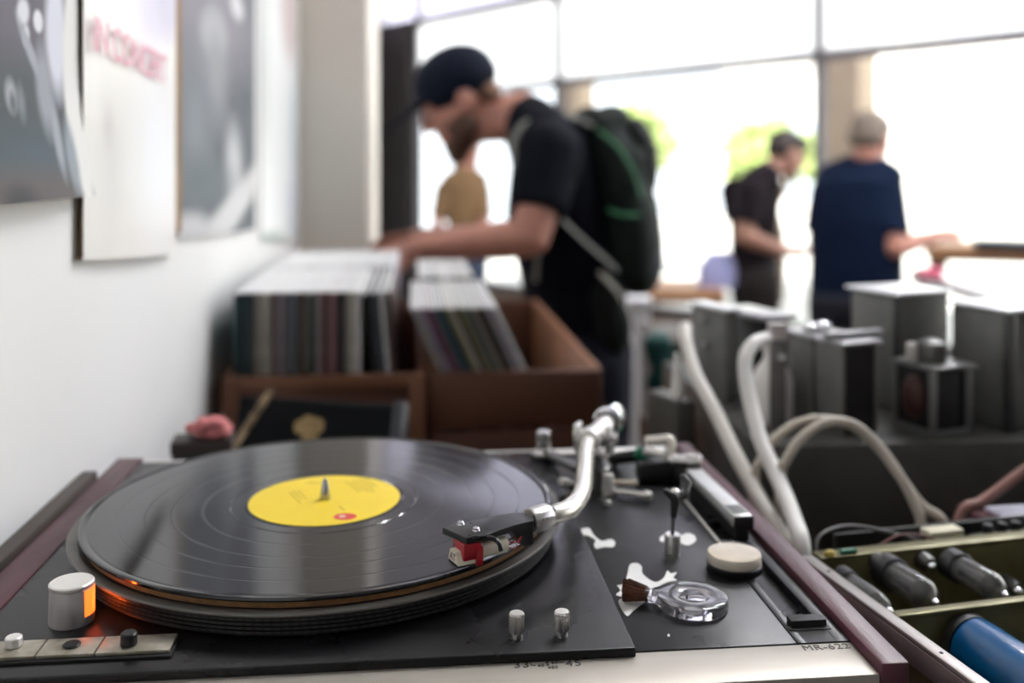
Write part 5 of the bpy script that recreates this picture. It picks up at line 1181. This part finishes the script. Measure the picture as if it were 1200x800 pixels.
for q in (-1, 1):
    b = NB(); tube(b, [PW(700, 150, q*.10), PW(665, 138, q*.115), PW(634, 134, q*.125), PW(610, 150, q*.135), PW(600, 180, q*.14), PW(612, 225, q*.14)], .024, 10, 8, r2=.007); part('shoulder_strap', b, web, bp, 60, label='grey shoulder strap')
b = NB(); tube(b, [PW(640, 232, -.190), PW(652, 250, -.192), PW(685, 282, -.188), PW(712, 306, -.175), PW(722, 316, -.165)], .012, 10, 8, r2=.004); part('side_strap', b, web, bp, 60)
b = NB(); tube(b, [PW(702, 318, -.176), PW(712, 328, -.178), PW(722, 340, -.17), PW(728, 352, -.16)], .013, 10, 6, r2=.005); part('buckle_strap', b, mat('pale_webbing', (.34, .33, .29), .7, var=.15), bp, 60); b = NB(); tube(b, [PW(633, 262, -.172), PW(630, 300, -.170), PW(628, 330, -.165)], .007, 8, 6, r2=.003); part('loose_strap', b, web, bp, 60)
b = NB(); 
for (px, py, rr, dz_) in ((712, 352, .04, .06), (718, 385, .045, .07), (712, 362, .03, .05)): ell(b, PW(px, py, -.15), (rr, .035, dz_))
b = fuse(b, .006, 4); part('hanging_pouch', b, mat('black_green_nylon', (.01, .016, .013)), bp, 60)

# --- man in a dark t-shirt by the window
Y1 = 4.85
J = dict(fwd=Vector((1, .03, 0)))
fw = J['fwd'].normalized(); rt = fw.cross(Zv)
J['spine'] = [W(884, 318, Y1), W(882, 285, Y1), W(884, 250, Y1), W(888, 218, Y1), W(900, 200, Y1)]
J['head'] = W(922, 181, Y1); J['hf'] = Vector((.90, .25, -.42)); hfn = J['hf'].normalized(); J['hu'] = Zv-hfn*hfn.z
J['sh_r'] = W(882, 226, Y1-.16)+fw*.0; J['sh_l'] = J['sh_r']-rt*.34
J['el_r'] = W(872, 276, Y1-.20); J['wr_r'] = W(915, 294, Y1-.22); J['hd_r'] = Vector((1, .12, .05)); J['hn_r'] = Vector((-.1, .3, -1))
J['el_l'] = J['el_r']-rt*.40+fw*.08; J['wr_l'] = W(918, 292, Y1+.05); J['hd_l'] = Vector((1, -.1, .05)); J['hn_l'] = Vector((-.1, -.3, -1))
for q, s_ in (('l', -1), ('r', 1)):
    J['hip_'+q] = J['spine'][0]+rt*(.09*s_)-Vector((0, 0, .05)); J['kn_'+q] = Vector((J['hip_'+q].x+.02, J['hip_'+q].y, .48)); J['an_'+q] = Vector((J['hip_'+q].x-.02, J['hip_'+q].y, .09))
m2, P, ax, rows = person('man in a dark t-shirt with short black hair by the window, looking down', J, dict(skin=skin2, shirt=mat('charcoal_cotton', (.014, .010, .013), .85, spec=.12, var=.3, vscale=30), trousers=mat('dark_brown_trousers', (.018, .013, .013), .85, var=.2), shoes=shoe_m), dict(shirt_label='dark brown-black t-shirt', vox=.008, w=(.135, .125, .145, .155, .065), d=(.105, .098, .108, .098, .058)))
b = NB(); ell(b, P(0, -.016, .052), (.081, .098, .072), axes=ax); ell(b, P(0, -.055, .010), (.077, .060, .062), axes=ax); ell(b, P(0, .045, .088), (.060, .048, .030), axes=ax)
b = fuse(b, .007, 3); part('hair', b, dark_hair, m2, 60, label='short black hair')
# --- man in navy seen from behind
Y2 = 4.15
J = dict(fwd=Vector((.55, .83, 0)))
fw = J['fwd'].normalized(); rt = fw.cross(Zv)
J['spine'] = [W(1003, 350, Y2), W(1003, 305, Y2), W(1001, 255, Y2), W(1004, 216, Y2), W(1016, 190, Y2)]
J['head'] = W(1021, 163, Y2); J['hf'] = Vector((.70, .66, -.20)); hfn = J['hf'].normalized(); J['hu'] = Zv-hfn*hfn.z
J['sh_r'] = W(1039, 225, Y2-.06); J['sh_l'] = W(970, 225, Y2+.12)
J['el_r'] = W(1050, 290, Y2-.16); J['wr_r'] = W(1098, 276, Y2-.06); J['hd_r'] = Vector((.9, .35, .18)); J['hn_r'] = Vector((-.1, .3, -1))
J['el_l'] = W(958, 285, Y2+.14); J['wr_l'] = W(1000, 290, Y2+.40); J['hd_l'] = Vector((.7, .7, 0)); J['hn_l'] = Vector((0, 0, -1))
for q, s_ in (('l', -1), ('r', 1)):
    J['hip_'+q] = J['spine'][0]+rt*(.10*s_)-Vector((0, 0, .04)); J['kn_'+q] = Vector((J['hip_'+q].x, J['hip_'+q].y+.02, .46)); J['an_'+q] = Vector((J['hip_'+q].x, J['hip_'+q].y-.02, .09))
m3_, P, ax, rows = person('stout man in a navy shirt with greying hair, back turned, at the far counter', J, dict(skin=skin, shirt=mat('navy_blue_cotton', (.003, .009, .028), .85, spec=.12, var=.3, vscale=30), trousers=mat('dark_navy_trousers', (.012, .014, .026), .85, var=.2), shoes=shoe_m), dict(shirt_label='navy blue short-sleeved shirt', vox=.008, w=(.185, .182, .180, .175, .075), d=(.150, .150, .140, .115, .065), sleeve=.80))
b = NB(); ell(b, P(0, -.016, .046), (.083, .100, .078), axes=ax); ell(b, P(0, -.055, .004), (.079, .062, .066), axes=ax)
b = fuse(b, .007, 3); part('hair', b, mat('grey_blond_hair', (.20, .155, .12), .6, var=.4, vscale=80, bump=.6, bscale=250), m3_, 60, label='short greying hair')
# --- woman in tan behind the man in the cap
Y3 = 6.4
J = dict(fwd=Vector((.35, -.9, 0)))
fw = J['fwd'].normalized(); rt = fw.cross(Zv)
J['spine'] = [W(543, 305, Y3), W(543, 275, Y3), W(543, 240, Y3), W(544, 217, Y3), W(547, 200, Y3)]
J['head'] = W(551, 172, Y3); J['hf'] = Vector((.45, -.85, -.25)); hfn = J['hf'].normalized(); J['hu'] = Zv-hfn*hfn.z
J['sh_l'] = W(563, 223, Y3+.02); J['sh_r'] = W(521, 223, Y3-.02); J['el_l'] = W(568, 268, Y3-.04); J['wr_l'] = W(560, 290, Y3-.2); J['el_r'] = W(512, 268, Y3-.06); J['wr_r'] = W(535, 290, Y3-.24)
J['hd_l'] = J['hd_r'] = Vector((0, -1, 0)); J['hn_l'] = J['hn_r'] = Vector((0, 0, -1))
for q, s_ in (('l', -1), ('r', 1)):
    J['hip_'+q] = J['spine'][0]+rt*(.08*s_); J['kn_'+q] = Vector((J['hip_'+q].x, J['hip_'+q].y, .46)); J['an_'+q] = Vector((J['hip_'+q].x, J['hip_'+q].y, .09))
m4_, P, ax, rows = person('long-haired person in a tan top far behind the man in the cap', J, dict(skin=skin, shirt=mat('tan_cotton', (.22, .13, .06), .85, var=.2, vscale=30), trousers=mat('blue_jeans', (.05, .07, .12), .85, var=.2), shoes=shoe_m), dict(shirt_label='tan short-sleeved top', vox=.009, s=.88, w=(.125, .105, .120, .130, .055), d=(.110, .095, .110, .095, .055)))
b = NB(); ell(b, P(0, -.018, .046), (.082, .100, .080), axes=ax)
limb(b, [(P(-.05, -.05, .02), .045), (P(-.06, -.06, -.12), .04), (P(-.065, -.03, -.26), .03)], 12); limb(b, [(P(.05, -.05, .02), .045), (P(.06, -.06, -.12), .04), (P(.065, -.02, -.24), .03)], 12); limb(b, [(P(0, -.07, .0), .05), (P(0, -.09, -.18), .05)], 12)
b = fuse(b, .008, 3); part('hair', b, mat('light_brown_hair', (.20, .12, .06), .6, var=.4, vscale=80), m4_, 60, label='long light brown hair')

# ================================================================== CAMERA, LIGHT
sc = bpy.context.scene
cam = bpy.data.cameras.new('camera'); co = bpy.data.objects.new('camera', cam); COL.objects.link(co); sc.camera = co
co.location = (0, 0, CZ); co.rotation_euler = (PI/2, 0, 0)
cam.sensor_width = 36; cam.sensor_fit = 'HORIZONTAL'; cam.lens = F/1200*36; cam.shift_y = -(400-YH)/1200
cam.clip_start = .02; cam.clip_end = 200
cam.dof.use_dof = True; cam.dof.focus_distance = .505; cam.dof.aperture_fstop = 3.9; cam.dof.aperture_blades = 0
w = bpy.data.worlds.new('sky'); sc.world = w; w.use_nodes = True
bg = w.node_tree.nodes['Background']; bg.inputs[0].default_value = (.90, .95, 1.0, 1); bg.inputs[1].default_value = 2.6
sn = bpy.data.lights.new('sun', 'SUN'); sn.energy = 16; sn.angle = .01; sn.color = (1, .95, .88); so = bpy.data.objects.new('sun', sn); COL.objects.link(so)
so.rotation_euler = Vector((.45, .75, -.85)).to_track_quat('-Z', 'Y').to_euler()
# unseen tube lamps added under the ceiling as fill light for the interior
tube_e = mat('fill_tube', (1, 1, 1), .4, emis=(.97, .98, 1), estr=200, var=.01)
for k, (x, y) in enumerate(((1.5, 2.5), (2.9, 2.2), (2.2, 3.9), (3.8, 3.1))):
    r = thing('fill_lamp', ['added white fill lamp on the ceiling nearest the amplifiers', 'added white fill lamp on the ceiling near the right end of the shopfront', 'added white fill lamp on the ceiling above the man in navy', 'added white fill lamp on the ceiling furthest to the right'][k], 'lamp', Vector((x, y, HCEIL-.09)))
    b = NB(); box(b, -.65, .65, -.06, .06, -.035, 0, .004, Matrix.Translation((x, y, HCEIL)) @ Matrix.Rotation(TH, 4, 'Z')); part('housing', b, ceil_m, r)
    for s in (-1, 1):
        b = NB(); M = Matrix.Translation((x, y, HCEIL)) @ Matrix.Rotation(TH, 4, 'Z'); cyl(b, M @ Vector((-.6, s*.03, -.055)), M @ Vector((.6, s*.03, -.055)), .015, n=14); part('fill_tube', b, tube_e, r)
sc.view_settings.view_transform = 'Standard'; sc.view_settings.look = 'None'; sc.view_settings.exposure = 0.1; sc.view_settings.gamma = 1.0; sc.view_settings.use_curve_mapping = False
cy = sc.cycles
cy.use_denoising = True; cy.max_bounces = 10; cy.diffuse_bounces = 5; cy.glossy_bounces = 5; cy.transmission_bounces = 8; cy.transparent_max_bounces = 12; cy.caustics_reflective = False; cy.caustics_refractive = False; cy.sample_clamp_indirect = 6
